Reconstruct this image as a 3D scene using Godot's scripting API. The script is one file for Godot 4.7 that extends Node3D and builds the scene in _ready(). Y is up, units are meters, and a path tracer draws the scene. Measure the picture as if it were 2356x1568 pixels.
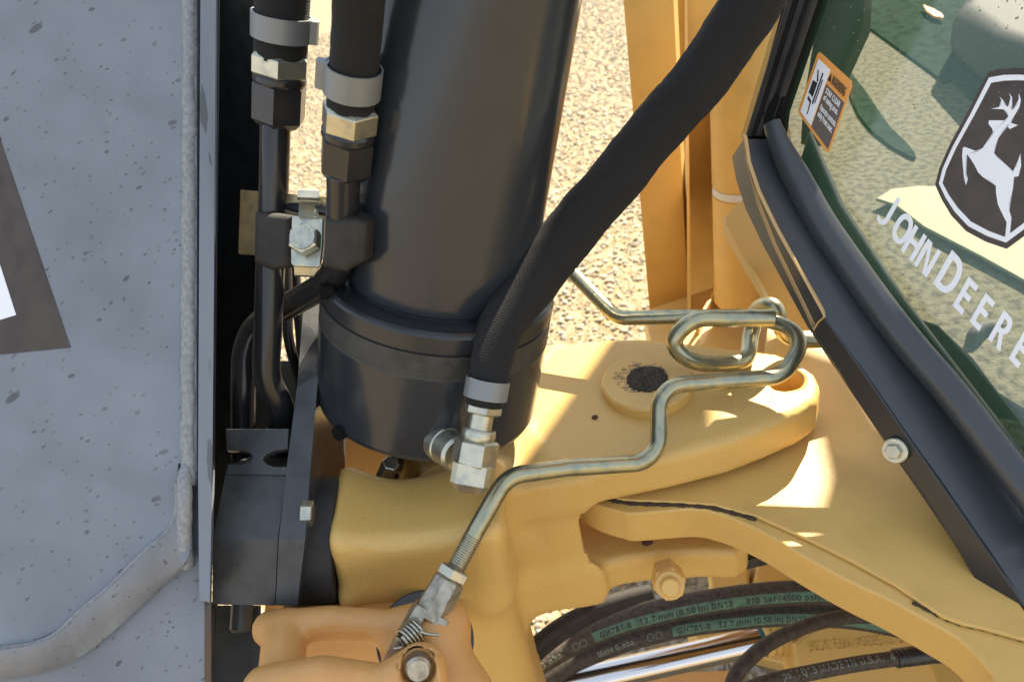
extends Node3D

# The lens: a point of the place is given as the direction in which it is seen (in hundredths of the picture's width, from the
# picture's corner) and its distance along the line of sight in metres; everything below is solid and stands at that distance.
const F := 1750.0
const CX := 1178.0
const CY := 784.0
var eye := Vector3(0, 1.05, 0)
var lens := Basis(Vector3(0.977, -0.174, 0.124), Vector3(0.214, 0.795, -0.568), Vector3(0, 0.581, 0.814)).orthonormalized()
var M := {}
var rng := RandomNumberGenerator.new()


func P(x: float, y: float, z: float) -> Vector3:
	return eye + lens * Vector3((x - CX) / F * z, (CY - y) / F * z, -z)


func V(x: float, y: float, z: float) -> Vector3:
	return (lens * Vector3(x, y, z)).normalized()


func on_plane(x: float, y: float, o: Vector3, n: Vector3) -> Vector3:
	var r := lens * Vector3((x - CX) / F, (CY - y) / F, -1)
	return eye + r * ((o - eye).dot(n) / r.dot(n))


func on_level(x: float, y: float, h: float) -> Vector3:
	return on_plane(x, y, Vector3(0, h, 0), Vector3.UP)


# ---------------------------------------------------------------- shapes
class Shape:
	var v := PackedVector3Array()
	var n := PackedVector3Array()
	var uv := PackedVector2Array()
	var idx := PackedInt32Array()

	func point(p: Vector3, q: Vector3, t := Vector2.ZERO) -> int:
		v.append(p)
		n.append(q)
		uv.append(t)
		return v.size() - 1

	func face(a: int, b: int, c: int) -> void:
		var g := (v[b] - v[a]).cross(v[c] - v[a])
		if g.dot(n[a] + n[b] + n[c]) > 0.0:
			idx.append_array(PackedInt32Array([a, c, b]))
		else:
			idx.append_array(PackedInt32Array([a, b, c]))

	func quad(a: int, b: int, c: int, d: int) -> void:
		face(a, b, c)
		face(a, c, d)

	func flat(pts: Array, away: Vector3) -> void:
		var g: Vector3 = (pts[1] - pts[0]).cross(pts[2] - pts[0]).normalized()
		if pts.size() > 3:
			g = (pts[2] - pts[0]).cross(pts[3] - pts[1]).normalized()
		if g.dot(away) < 0.0:
			g = -g
		var k := []
		for p in pts:
			k.append(point(p, g, Vector2(p.x, p.y + p.z)))
		for i in range(1, pts.size() - 1):
			face(k[0], k[i], k[i + 1])


static func smooth_path(pts: Array, each := 8) -> PackedVector3Array:
	var out := PackedVector3Array()
	for i in pts.size() - 1:
		var a: Vector3 = pts[max(i - 1, 0)]
		var d: Vector3 = pts[min(i + 2, pts.size() - 1)]
		for k in each:
			out.append((pts[i] as Vector3).cubic_interpolate(pts[i + 1], a, d, float(k) / each))
	out.append(pts[-1])
	return out


# straight runs with round bends of the given radius, like bent bar
static func bent_path(pts: Array, radius: float, each := 9) -> PackedVector3Array:
	var out := PackedVector3Array([pts[0]])
	for i in range(1, pts.size() - 1):
		var p: Vector3 = pts[i]
		var a: Vector3 = pts[i - 1] - p
		var b: Vector3 = pts[i + 1] - p
		var la := a.length()
		var lb := b.length()
		a /= la
		b /= lb
		var half := a.angle_to(b) / 2.0
		var reach: float = min(radius / tan(half), la * 0.49, lb * 0.49)
		var r := reach * tan(half)
		var mid := (a + b).normalized()
		var c := p + mid * (r / sin(half))
		var s := p + a * reach - c
		var e := p + b * reach - c
		for k in each + 1:
			out.append(c + s.slerp(e, float(k) / each))
	out.append(pts[-1])
	return out


static func resample(path: PackedVector3Array, step: float) -> PackedVector3Array:
	var out := PackedVector3Array([path[0]])
	var left := step
	for i in path.size() - 1:
		var a := path[i]
		var b := path[i + 1]
		var l := a.distance_to(b)
		var at := left
		while at < l:
			out.append(a.lerp(b, at / l))
			at += step
		left = at - l
	out.append(path[-1])
	return out


# radius: a number, an Array spread evenly along the path, or a Callable(arc length share, angle) -> radius
func tube(path: PackedVector3Array, radius, sides := 20, caps := true, to: Shape = null) -> Shape:
	var s := to if to else Shape.new()
	var count := path.size()
	var t0 := (path[1] - path[0]).normalized()
	var side := t0.cross(Vector3.UP if absf(t0.y) < 0.9 else Vector3.RIGHT).normalized()
	var total := 0.0
	for i in count - 1:
		total += path[i].distance_to(path[i + 1])
	var arc := 0.0
	var rings := []
	for i in count:
		var t := (path[min(i + 1, count - 1)] - path[max(i - 1, 0)]).normalized()
		side = (side - t * side.dot(t)).normalized()
		var other := t.cross(side)
		if i > 0:
			arc += path[i].distance_to(path[i - 1])
		var share := arc / total
		var ring := []
		for k in sides + 1:
			var a := TAU * k / sides
			var d := side * cos(a) + other * sin(a)
			var r: float
			if radius is Callable:
				r = radius.call(share, a)
			elif radius is Array:
				var f: float = share * (radius.size() - 1)
				var j := mini(int(f), radius.size() - 2)
				r = lerpf(radius[j], radius[j + 1], f - j)
			else:
				r = radius
			ring.append(s.point(path[i] + d * r, d, Vector2(arc, r * a)))
		rings.append(ring)
	for i in count - 1:
		for k in sides:
			s.quad(rings[i][k], rings[i][k + 1], rings[i + 1][k + 1], rings[i + 1][k])
	if caps:
		for e in [0, count - 1]:
			var away: Vector3 = (path[0] - path[1]).normalized() if e == 0 else (path[e] - path[e - 1]).normalized()
			var c := s.point(path[e], away)
			var k0 := s.v.size()
			for k in sides + 1:
				s.point(s.v[rings[e][k]], away)
			for k in sides:
				s.face(c, k0 + k, k0 + k + 1)
	if radius is Callable:
		smooth_normals(s)
	return s


# turned shape along a to b: profile [share or metres along, radius]; sides 6 with flat_sides gives nuts
func lathe(a: Vector3, axis: Vector3, profile: Array, sides := 40, flat_sides := false, turn := 0.0, to: Shape = null, soft := false) -> Shape:
	var s := to if to else Shape.new()
	axis = axis.normalized()
	var x := (lens.x - axis * lens.x.dot(axis)).normalized()
	var y := axis.cross(x)
	for j in profile.size() - 1:
		var p: Array = profile[j]
		var q: Array = profile[j + 1]
		var slope := Vector2(q[0] - p[0], q[1] - p[1])
		if slope.length() < 1e-9:
			continue
		var np := Vector2(-slope.y, slope.x).normalized()
		var n0 := np
		var n1 := np
		if soft:
			if j > 0:
				n0 = (np + Vector2(-(p[1] - profile[j - 1][1]), p[0] - profile[j - 1][0]).normalized()).normalized()
			if j < profile.size() - 2:
				n1 = (np + Vector2(-(profile[j + 2][1] - q[1]), profile[j + 2][0] - q[0]).normalized()).normalized()
		var ring := []
		for k in sides + (0 if flat_sides else 1):
			var a0 := turn + TAU * k / sides
			if flat_sides:
				var am := turn + TAU * (k + 0.5) / sides
				var a1 := turn + TAU * (k + 1) / sides
				var dm := x * cos(am) + y * sin(am)
				var nn := (dm * np.y + axis * np.x).normalized()
				var d0 := x * cos(a0) + y * sin(a0)
				var d1 := x * cos(a1) + y * sin(a1)
				var i0 := s.point(a + axis * p[0] + d0 * p[1], nn, Vector2(p[0], a0))
				s.point(a + axis * p[0] + d1 * p[1], nn, Vector2(p[0], a1))
				s.point(a + axis * q[0] + d1 * q[1], nn, Vector2(q[0], a1))
				s.point(a + axis * q[0] + d0 * q[1], nn, Vector2(q[0], a0))
				s.quad(i0, i0 + 1, i0 + 2, i0 + 3)
			else:
				var d := x * cos(a0) + y * sin(a0)
				ring.append(s.point(a + axis * p[0] + d * p[1], (d * n0.y + axis * n0.x).normalized(), Vector2(p[0], a0 * p[1])))
				ring.append(s.point(a + axis * q[0] + d * q[1], (d * n1.y + axis * n1.x).normalized(), Vector2(q[0], a0 * q[1])))
		if not flat_sides:
			for k in sides:
				s.quad(ring[2 * k], ring[2 * k + 1], ring[2 * k + 3], ring[2 * k + 2])
	return s


func nut(a: Vector3, b: Vector3, r: float, turn := 0.0, hole := 0.0, to: Shape = null) -> Shape:
	var l := a.distance_to(b)
	var c: float = min(r * 0.13, l * 0.2)
	return lathe(a, b - a, [[0, hole], [0, r * 0.86], [c * 0.7, r * 0.98], [c, r], [l - c, r], [l - c * 0.7, r * 0.98], [l, r * 0.86], [l, hole]], 6, true, turn, to)


func ball(c: Vector3, r: Vector3, to: Shape = null, rough := 0.0, seg := 10) -> Shape:
	var s := to if to else Shape.new()
	var k0 := s.v.size()
	for i in seg + 1:
		for j in 2 * seg + 1:
			var d := Vector3(sin(PI * i / seg) * cos(PI * j / seg), cos(PI * i / seg), sin(PI * i / seg) * sin(PI * j / seg))
			var k := 1.0 + rough * sin(7.0 * d.x + 3.0 * d.y + c.x * 900.0) * cos(6.0 * d.z - 4.0 * d.y + c.y * 700.0)
			s.point(c + d * r * k, (d / r).normalized(), Vector2(j, i))
	for i in seg:
		for j in 2 * seg:
			var a := k0 + i * (2 * seg + 1) + j
			s.quad(a, a + 1, a + 2 * seg + 2, a + 2 * seg + 1)
	return s


# a flat outline (metres, in the plane's own axes) with thickness and rounded rims
func slab(outline: PackedVector2Array, o: Vector3, ex: Vector3, ey: Vector3, depth: float, bevel := 0.0, to: Shape = null, soft_deg := 35.0, steps := 3) -> Shape:
	var s := to if to else Shape.new()
	if Geometry2D.is_polygon_clockwise(outline):
		outline.reverse()
	var en := ex.cross(ey).normalized()
	var count := outline.size()
	var en_s := PackedVector2Array()
	for i in count:
		var d := (outline[(i + 1) % count] - outline[i]).normalized()
		en_s.append(Vector2(d.y, -d.x))
	var limit := cos(deg_to_rad(soft_deg))
	var miter := PackedVector2Array()
	for i in count:
		var m := (en_s[i] + en_s[(i + count - 1) % count]).normalized()
		miter.append(m / maxf(0.35, m.dot(en_s[i])))
	var levels := []
	if bevel > 0.0:
		for k in steps + 1:
			var a := PI / 2 * k / steps
			levels.append([bevel * (1 - cos(a)), -bevel * (1 - sin(a)), a])
		for k in steps + 1:
			var a := PI / 2 * (1.0 - float(k) / steps)
			levels.append([bevel * (1 - cos(a)), -depth + bevel * (1 - sin(a)), -a])
		levels = []
		for k in steps + 1:
			var a := PI / 2 * (1.0 - float(k) / steps)
			levels.append([bevel * (1 - cos(a)), -bevel * (1 - sin(a)), a])
		for k in steps + 1:
			var a := PI / 2 * k / steps
			levels.append([bevel * (1 - cos(a)), -depth + bevel * (1 - sin(a)), -a])
	else:
		levels = [[0.0, 0.0, 0.0], [0.0, -depth, 0.0]]
	for j in levels.size() - 1:
		for i in count:
			var i2 := (i + 1) % count
			var na := en_s[i]
			var nb := en_s[i]
			if en_s[i].dot(en_s[(i + count - 1) % count]) > limit:
				na = (en_s[i] + en_s[(i + count - 1) % count]).normalized()
			if en_s[i].dot(en_s[i2]) > limit:
				nb = (en_s[i] + en_s[i2]).normalized()
			var ks := []
			for q in [[i, na, j], [i2, nb, j], [i2, nb, j + 1], [i, na, j + 1]]:
				var lv: Array = levels[q[2]]
				var p2: Vector2 = outline[q[0]] - miter[q[0]] * lv[0]
				var nn: Vector3 = (ex * q[1].x + ey * q[1].y) * cos(lv[2]) + en * sin(lv[2])
				ks.append(s.point(o + ex * p2.x + ey * p2.y + en * lv[1], nn, p2 + Vector2(lv[1], lv[1])))
			s.quad(ks[0], ks[1], ks[2], ks[3])
	var top := PackedVector2Array()
	for i in count:
		top.append(outline[i] - miter[i] * bevel)
	var tris := Geometry2D.triangulate_polygon(top)
	for e in [[0.0, en], [-depth, -en]]:
		var k0 := s.v.size()
		for p in top:
			s.point(o + ex * p.x + ey * p.y + en * e[0], e[1], p)
		for t in range(0, tris.size(), 3):
			s.face(k0 + tris[t], k0 + tris[t + 1], k0 + tris[t + 2])
	return s


# the same, its outline given by where its corners are seen on the plane through o with normal nn
func seen_slab(pts: Array, o: Vector3, nn: Vector3, depth: float, bevel := 0.0, to: Shape = null, soft_deg := 35.0) -> Shape:
	var ex := (lens.x - nn * lens.x.dot(nn)).normalized()
	var ey := nn.cross(ex)
	var out := PackedVector2Array()
	for q in pts:
		var d := on_plane(q[0], q[1], o, nn) - o
		out.append(Vector2(d.dot(ex), d.dot(ey)))
	return slab(out, o, ex, ey, depth, bevel, to, soft_deg)


# solid between two rings of points
func loft(rings: Array, caps := true, to: Shape = null) -> Shape:
	var s := to if to else Shape.new()
	var c := Vector3.ZERO
	var total := 0
	for r in rings:
		for p in r:
			c += p
			total += 1
	c /= total
	for j in rings.size() - 1:
		var a: Array = rings[j]
		var b: Array = rings[j + 1]
		var cc := Vector3.ZERO
		for p in a + b:
			cc += p
		cc /= a.size() + b.size()
		for i in a.size():
			var i2 := (i + 1) % a.size()
			s.flat([a[i], a[i2], b[i2], b[i]], (a[i] + a[i2] + b[i2] + b[i]) / 4.0 - cc)
	if caps:
		s.flat(rings[0], rings[0][0] - rings[1][0])
		s.flat(rings[-1], rings[-1][0] - rings[-2][0])
	return s


func smooth_normals(s: Shape) -> void:
	var sums := {}
	for t in range(0, s.idx.size(), 3):
		var g := (s.v[s.idx[t + 2]] - s.v[s.idx[t]]).cross(s.v[s.idx[t + 1]] - s.v[s.idx[t]])
		for k in 3:
			var key := Vector3i((s.v[s.idx[t + k]] * 50000.0).round())
			sums[key] = sums.get(key, Vector3.ZERO) + g
	for i in s.v.size():
		var g: Vector3 = sums.get(Vector3i((s.v[i] * 50000.0).round()), s.n[i])
		if g.length() > 0.0:
			s.n[i] = g.normalized()


# a cast shape: the surface where field(point) = 0, one vertex per cell it crosses
func cast(lo: Vector3, hi: Vector3, cell: float, field: Callable) -> Shape:
	var nx := int((hi.x - lo.x) / cell) + 2
	var ny := int((hi.y - lo.y) / cell) + 2
	var nz := int((hi.z - lo.z) / cell) + 2
	var f := PackedFloat32Array()
	f.resize(nx * ny * nz)
	f.fill(1.0)
	# coarse pass: only blocks near the surface are sampled finely
	var block := 4
	var reach := cell * block * 2.2
	for bx in range(0, nx, block):
		for by in range(0, ny, block):
			for bz in range(0, nz, block):
				var mid: float = field.call(lo + Vector3(bx + block * 0.5, by + block * 0.5, bz + block * 0.5) * cell)
				var near := absf(mid) < reach
				for i in range(bx, mini(bx + block, nx)):
					for j in range(by, mini(by + block, ny)):
						for k in range(bz, mini(bz + block, nz)):
							f[(i * ny + j) * nz + k] = field.call(lo + Vector3(i, j, k) * cell) if near else mid
	var s := Shape.new()
	var at := {}
	var corner := [0, 1, nz, nz + 1, ny * nz, ny * nz + 1, ny * nz + nz, ny * nz + nz + 1]
	var offs := [Vector3(0, 0, 0), Vector3(0, 0, 1), Vector3(0, 1, 0), Vector3(0, 1, 1), Vector3(1, 0, 0), Vector3(1, 0, 1), Vector3(1, 1, 0), Vector3(1, 1, 1)]
	var edges := [[0, 1], [2, 3], [4, 5], [6, 7], [0, 2], [1, 3], [4, 6], [5, 7], [0, 4], [1, 5], [2, 6], [3, 7]]
	for i in nx - 1:
		for j in ny - 1:
			for k in nz - 1:
				var c0 := (i * ny + j) * nz + k
				var sign0 := f[c0] < 0.0
				var mixed := false
				for q in range(1, 8):
					if (f[c0 + corner[q]] < 0.0) != sign0:
						mixed = true
						break
				if not mixed:
					continue
				var sum := Vector3.ZERO
				var hits := 0
				for e in edges:
					var fa := f[c0 + corner[e[0]]]
					var fb := f[c0 + corner[e[1]]]
					if (fa < 0.0) != (fb < 0.0):
						sum += offs[e[0]].lerp(offs[e[1]], fa / (fa - fb))
						hits += 1
				at[c0] = s.point(lo + (Vector3(i, j, k) + sum / hits) * cell, Vector3.UP)
	for c0 in at:
		var k: int = c0 % nz
		var j: int = (c0 / nz) % ny
		var i: int = c0 / (ny * nz)
		for e in [[ny * nz, nz, 1, j, k], [nz, 1, ny * nz, k, i], [1, ny * nz, nz, i, j]]:
			if e[3] == 0 or e[4] == 0:
				continue
			var a := f[c0]
			var b := f[c0 + e[0]]
			if (a < 0.0) == (b < 0.0):
				continue
			var q := [c0, c0 - e[1], c0 - e[1] - e[2], c0 - e[2]]
			if not (at.has(q[1]) and at.has(q[2]) and at.has(q[3])):
				continue
			var ids := [at[q[0]], at[q[1]], at[q[2]], at[q[3]]]
			if b < 0.0:
				ids.reverse()
			s.idx.append_array(PackedInt32Array([ids[0], ids[2], ids[1], ids[0], ids[3], ids[2]]))
	smooth_normals(s)
	return s


static func smin(a: float, b: float, k: float) -> float:
	var h := clampf(0.5 + 0.5 * (b - a) / k, 0.0, 1.0)
	return lerpf(b, a, h) - k * h * (1.0 - h)


static func round_box(p: Vector3, half: Vector3, r: float) -> float:
	var q := p.abs() - half + Vector3.ONE * r
	return q.max(Vector3.ZERO).length() + minf(maxf(q.x, maxf(q.y, q.z)), 0.0) - r


static func cone(p: Vector3, a: Vector3, b: Vector3, ra: float, rb: float) -> float:
	var d := b - a
	var h := clampf((p - a).dot(d) / d.length_squared(), 0.0, 1.0)
	return p.distance_to(a + d * h) - lerpf(ra, rb, h)


static func in_outline(p: Vector2, o: PackedVector2Array) -> float:
	var d := INF
	var inside := false
	var j := o.size() - 1
	for i in o.size():
		var a := o[i]
		var b := o[j]
		var e := b - a
		var w := p - a
		d = minf(d, (w - e * clampf(w.dot(e) / e.length_squared(), 0.0, 1.0)).length_squared())
		if (a.y > p.y) != (b.y > p.y) and p.x < (b.x - a.x) * (p.y - a.y) / (b.y - a.y) + a.x:
			inside = not inside
		j = i
	return -sqrt(d) if inside else sqrt(d)


static func plate(d2: float, y: float, half: float, r: float) -> float:
	var w := Vector2(d2 + r, absf(y) - half + r)
	return w.max(Vector2.ZERO).length() + minf(maxf(w.x, w.y), 0.0) - r


# lettering: flat letters of real thickness laid by put(Vector3 in metres: along, up, out) -> Vector3
func letters(text: String, height: float, put: Callable, bold := true, thick := 0.0003, to: Shape = null, centred := false, serif := false) -> Shape:
	var s := to if to else Shape.new()
	var tm := TextMesh.new()
	var font := SystemFont.new()
	font.font_names = PackedStringArray(["Droid Serif" if serif else "Droid Sans"])
	font.font_weight = 700 if bold else 400
	tm.font = font
	tm.text = text
	tm.font_size = 32
	tm.pixel_size = height / 23.0
	tm.depth = thick
	tm.horizontal_alignment = HORIZONTAL_ALIGNMENT_CENTER if centred else HORIZONTAL_ALIGNMENT_LEFT
	tm.vertical_alignment = VERTICAL_ALIGNMENT_CENTER
	for sf in tm.get_surface_count():
		var arr := tm.surface_get_arrays(sf)
		var vs: PackedVector3Array = arr[Mesh.ARRAY_VERTEX]
		var ns: PackedVector3Array = arr[Mesh.ARRAY_NORMAL]
		var k0 := s.v.size()
		for i in vs.size():
			var p: Vector3 = put.call(vs[i])
			var q: Vector3 = put.call(vs[i] + ns[i] * 0.0005)
			s.point(p, (q - p).normalized())
		var ix = arr[Mesh.ARRAY_INDEX]
		var list: PackedInt32Array = ix if ix != null else PackedInt32Array(range(vs.size()))
		for t in range(0, list.size() - 2, 3):
			s.face(k0 + list[t], k0 + list[t + 1], k0 + list[t + 2])
	return s


# ---------------------------------------------------------------- objects
func thing(called: String, label: String, category: String, at: Vector3, group := "") -> Node3D:
	var o := Node3D.new()
	o.name = called
	o.position = at
	o.set_meta("label", label)
	o.set_meta("category", category)
	if group:
		o.set_meta("group", group)
	add_named(self, o)
	return o


func add_named(parent: Node, o: Node) -> void:
	var base := String(o.name)
	var k := 0
	while parent.has_node(NodePath(String(o.name))):
		k += 1
		o.name = "%s_%03d" % [base, k]
	parent.add_child(o, true)


func origin_of(o: Node3D) -> Vector3:
	var p := Vector3.ZERO
	while o and o != self:
		p += o.position
		o = o.get_parent() as Node3D
	return p


func part(called: String, s: Shape, m: Material, parent: Node3D, label := "") -> MeshInstance3D:
	var at := origin_of(parent)
	var verts := s.v.duplicate()
	for i in verts.size():
		verts[i] -= at
	var arr := []
	arr.resize(Mesh.ARRAY_MAX)
	arr[Mesh.ARRAY_VERTEX] = verts
	arr[Mesh.ARRAY_NORMAL] = s.n
	arr[Mesh.ARRAY_TEX_UV] = s.uv
	arr[Mesh.ARRAY_INDEX] = s.idx
	var mesh := ArrayMesh.new()
	mesh.add_surface_from_arrays(Mesh.PRIMITIVE_TRIANGLES, arr)
	mesh.surface_set_material(0, m)
	var o := MeshInstance3D.new()
	o.name = called
	o.mesh = mesh
	if label:
		o.set_meta("label", label)
	add_named(parent, o)
	return o


func lin(r: float, g: float, b: float, a := 1.0) -> Color:
	var c := Color(r, g, b).linear_to_srgb()
	c.a = a
	return c


func noise_map(freq: float, seed_n: int, octaves := 4, kind := FastNoiseLite.TYPE_SIMPLEX_SMOOTH, ramp: Gradient = null, size := 512) -> NoiseTexture2D:
	var t := NoiseTexture2D.new()
	var f := FastNoiseLite.new()
	f.noise_type = kind
	f.seed = seed_n
	f.frequency = freq
	f.fractal_octaves = octaves
	t.noise = f
	t.width = size
	t.height = size
	t.seamless = true
	if ramp:
		t.color_ramp = ramp
	return t


func ramp_of(stops: Array) -> Gradient:
	var g := Gradient.new()
	var o := PackedFloat32Array()
	var c := PackedColorArray()
	for s in stops:
		o.append(s[0])
		c.append(s[1])
	g.offsets = o
	g.colors = c
	return g


# paint with a little drift of tone (texture over world axes) and fine grain in relief
func paint(c: Color, rough: float, metal := 0.0, tones: Texture2D = null, tone_scale := 6.0, grain: Texture2D = null, grain_cm := 0.0) -> StandardMaterial3D:
	var m := StandardMaterial3D.new()
	m.albedo_color = c
	m.roughness = rough
	m.metallic = metal
	if tones or grain:
		m.uv1_triplanar = true
		m.uv1_world_triplanar = true
		m.uv1_scale = Vector3.ONE * tone_scale
	if tones:
		m.albedo_texture = tones
	if grain:
		m.heightmap_enabled = true
		m.heightmap_texture = grain
		m.heightmap_scale = grain_cm
	return m


func _ready() -> void:
	rng.seed = 7
	var cam := Camera3D.new()
	cam.name = "camera"
	cam.transform = Transform3D(lens, eye)
	cam.fov = rad_to_deg(2.0 * atan(784.0 / F))
	cam.near = 0.02
	cam.far = 400.0
	add_child(cam)
	cam.current = true
	var env := Environment.new()
	env.background_mode = Environment.BG_SKY
	var sky := Sky.new()
	var air := ProceduralSkyMaterial.new()
	air.sky_top_color = Color(0.60, 0.655, 0.73)
	air.sky_horizon_color = Color(0.86, 0.865, 0.86)
	air.sky_curve = 0.16
	air.ground_bottom_color = Color(0.50, 0.45, 0.36)
	air.ground_horizon_color = Color(0.62, 0.60, 0.55)
	air.sky_energy_multiplier = 0.75
	air.ground_energy_multiplier = 0.75
	sky.sky_material = air
	env.sky = sky
	env.tonemap_mode = Environment.TONE_MAPPER_LINEAR
	env.tonemap_exposure = 4.9
	env.sdfgi_enabled = true
	env.ssao_enabled = true
	env.ssil_enabled = true
	var we := WorldEnvironment.new()
	we.name = "environment"
	we.environment = env
	var focus := CameraAttributesPhysical.new()
	focus.frustum_focal_length = 26.8
	focus.exposure_aperture = 14.0
	focus.frustum_focus_distance = 0.45
	we.camera_attributes = focus
	add_child(we)
	var sun := DirectionalLight3D.new()
	sun.name = "sun"
	sun.light_energy = 1.45
	sun.light_color = Color(1.0, 0.95, 0.86)
	sun.light_angular_distance = 0.55
	sun.shadow_enabled = true
	sun_way = Vector3(sin(deg_to_rad(43.0)) * cos(deg_to_rad(36.5)), sin(deg_to_rad(36.5)), -cos(deg_to_rad(43.0)) * cos(deg_to_rad(36.5)))
	sun.basis = Basis.looking_at(-sun_way, Vector3.UP)
	add_child(sun)
	materials()
	ground()
	swing_bracket()
	machine_frame()
	cab()
	post_and_pipe()
	boom()
	boom_cylinder()
	boom_hoses()
	cylinder_hose()
	rods()
	link()
	low_hoses()
	shade_block()


var sun_way := Vector3.UP


func materials() -> void:
	var drift := noise_map(0.006, 3, 5, FastNoiseLite.TYPE_SIMPLEX_SMOOTH, ramp_of([[0.0, Color(0.93, 0.925, 0.91)], [0.45, Color(0.985, 0.98, 0.975)], [1.0, Color(1, 1, 1)]]))
	var dusty := noise_map(0.01, 11, 6, FastNoiseLite.TYPE_SIMPLEX_SMOOTH, ramp_of([[0.0, Color(0.62, 0.60, 0.58)], [0.5, Color(0.9, 0.89, 0.87)], [1.0, Color(1, 1, 1)]]))
	var grain := noise_map(0.08, 5, 4)
	var coarse := noise_map(0.03, 9, 5)
	M.drift = drift
	var specks := noise_map(0.06, 15, 5, FastNoiseLite.TYPE_SIMPLEX, ramp_of([[0.0, Color(0.55, 0.49, 0.40)], [0.12, Color(0.88, 0.86, 0.82)], [0.2, Color(0.97, 0.965, 0.955)], [1.0, Color(1, 1, 1)]]), 1024)
	M.grain = grain
	M.yellow = paint(lin(0.64, 0.40, 0.115), 0.40, 0.0, drift, 7.0, grain, 0.006)
	M.cast_yellow = paint(lin(0.64, 0.40, 0.115), 0.46, 0.0, specks, 7.0, coarse, 0.015)
	M.orange = paint(lin(0.60, 0.31, 0.10), 0.44, 0.0, drift, 9.0, coarse, 0.012)
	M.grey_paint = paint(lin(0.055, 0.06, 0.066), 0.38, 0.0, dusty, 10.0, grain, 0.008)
	M.cab_paint = paint(lin(0.04, 0.046, 0.053), 0.33, 0.0, drift, 10.0, grain, 0.006)
	M.black_paint = paint(lin(0.022, 0.023, 0.025), 0.28, 0.0, drift, 9.0, grain, 0.006)
	M.barrel = paint(lin(0.024, 0.028, 0.034), 0.2, 0.0, drift, 6.0, grain, 0.004)
	M.rough_black = paint(lin(0.045, 0.045, 0.043), 0.55, 0.0, dusty, 14.0, noise_map(0.07, 21, 5), 0.02)
	M.tube_black = paint(lin(0.018, 0.018, 0.02), 0.22)
	M.rubber = paint(lin(0.03, 0.026, 0.022), 0.75, 0.0, dusty, 12.0, grain, 0.015)
	M.hose = paint(lin(0.075, 0.06, 0.047), 0.7, 0.0, noise_map(0.03, 31, 6, FastNoiseLite.TYPE_SIMPLEX, ramp_of([[0.0, Color(0.45, 0.42, 0.38)], [0.4, Color(0.8, 0.78, 0.75)], [1, Color(1, 1, 1)]])), 8.0, noise_map(0.09, 33, 4), 0.03)
	M.zinc = paint(lin(0.56, 0.55, 0.50), 0.33, 0.9, noise_map(0.012, 41, 4, FastNoiseLite.TYPE_SIMPLEX, ramp_of([[0, Color(0.74, 0.76, 0.78)], [0.5, Color(0.95, 0.94, 0.88)], [1, Color(1, 0.98, 0.9)]])), 14.0, grain, 0.004)
	M.bar_steel = paint(lin(0.42, 0.41, 0.34), 0.31, 0.9, noise_map(0.012, 43, 4, FastNoiseLite.TYPE_SIMPLEX, ramp_of([[0, Color(0.7, 0.76, 0.8)], [0.5, Color(0.95, 0.94, 0.85)], [1, Color(1, 0.96, 0.82)]])), 12.0, grain, 0.006)
	M.tan_zinc = paint(lin(0.50, 0.42, 0.26), 0.42, 0.7, dusty, 16.0, grain, 0.008)
	M.dull_steel = paint(lin(0.48, 0.44, 0.36), 0.36, 0.8, dusty, 25.0, coarse, 0.03)
	M.chrome = paint(lin(0.62, 0.58, 0.56), 0.13, 1.0)
	M.white = paint(lin(0.82, 0.82, 0.83), 0.4)
	M.band = paint(lin(0.19, 0.20, 0.20), 0.42, 0.25)
	M.print_brown = paint(lin(0.075, 0.055, 0.042), 0.5, 0.0, dusty, 12.0)
	M.print_green = paint(lin(0.10, 0.21, 0.14), 0.6, 0.0, dusty, 14.0)
	M.print_black = paint(lin(0.012, 0.012, 0.012), 0.6)
	M.print_grey = paint(lin(0.16, 0.19, 0.15), 0.7)
	M.sticker_orange = paint(lin(0.78, 0.33, 0.07), 0.45)
	M.dark = paint(lin(0.012, 0.012, 0.011), 0.8)
	M.dark.metallic_specular = 0.05
	M.tan = paint(lin(0.50, 0.33, 0.14), 0.4, 0.0, drift, 8.0)
	M.grease = paint(lin(0.06, 0.042, 0.028), 0.5, 0.0, dusty, 30.0, noise_map(0.04, 51, 6), 0.2)
	M.grease_thin = paint(lin(0.30, 0.20, 0.11), 0.7)
	M.sticker_brown = paint(lin(0.12, 0.092, 0.07), 0.5)
	M.scrape = paint(lin(0.62, 0.60, 0.56), 0.6)
	M.rust = paint(lin(0.09, 0.035, 0.02), 0.85)
	M.teal = paint(lin(0.02, 0.10, 0.09), 0.5)
	# woven sleeve
	var im := Image.create(32, 32, false, Image.FORMAT_RGB8)
	for y in 32:
		for x in 32:
			var over := ((x / 8) + (y / 8)) % 2 == 0
			var u := (x % 8) / 7.0 * PI
			var w := (y % 8) / 7.0 * PI
			var h := 0.35 + 0.65 * (sin(u) if over else sin(w) * 0.8)
			im.set_pixel(x, y, Color(h, h, h))
	var weave := ImageTexture.create_from_image(im)
	var sl := StandardMaterial3D.new()
	sl.albedo_color = lin(0.0075, 0.007, 0.0065)
	sl.roughness = 0.9
	sl.heightmap_enabled = true
	sl.heightmap_texture = weave
	sl.heightmap_scale = 0.05
	sl.rim_enabled = true
	sl.rim = 0.03
	sl.uv1_scale = Vector3(180, 180, 1)
	M.sleeve = sl
	# dusty steel with splashed dirt: pale film, darker drops with an outline of their own
	var side := 1280
	var base := FastNoiseLite.new()
	base.seed = 77
	base.frequency = 0.004
	base.fractal_octaves = 6
	var cloud := base.get_seamless_image(side, side)
	cloud.convert(Image.FORMAT_RGB8)
	var tone := Image.create(side, side, false, Image.FORMAT_RGB8)
	var data := cloud.get_data()
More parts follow.
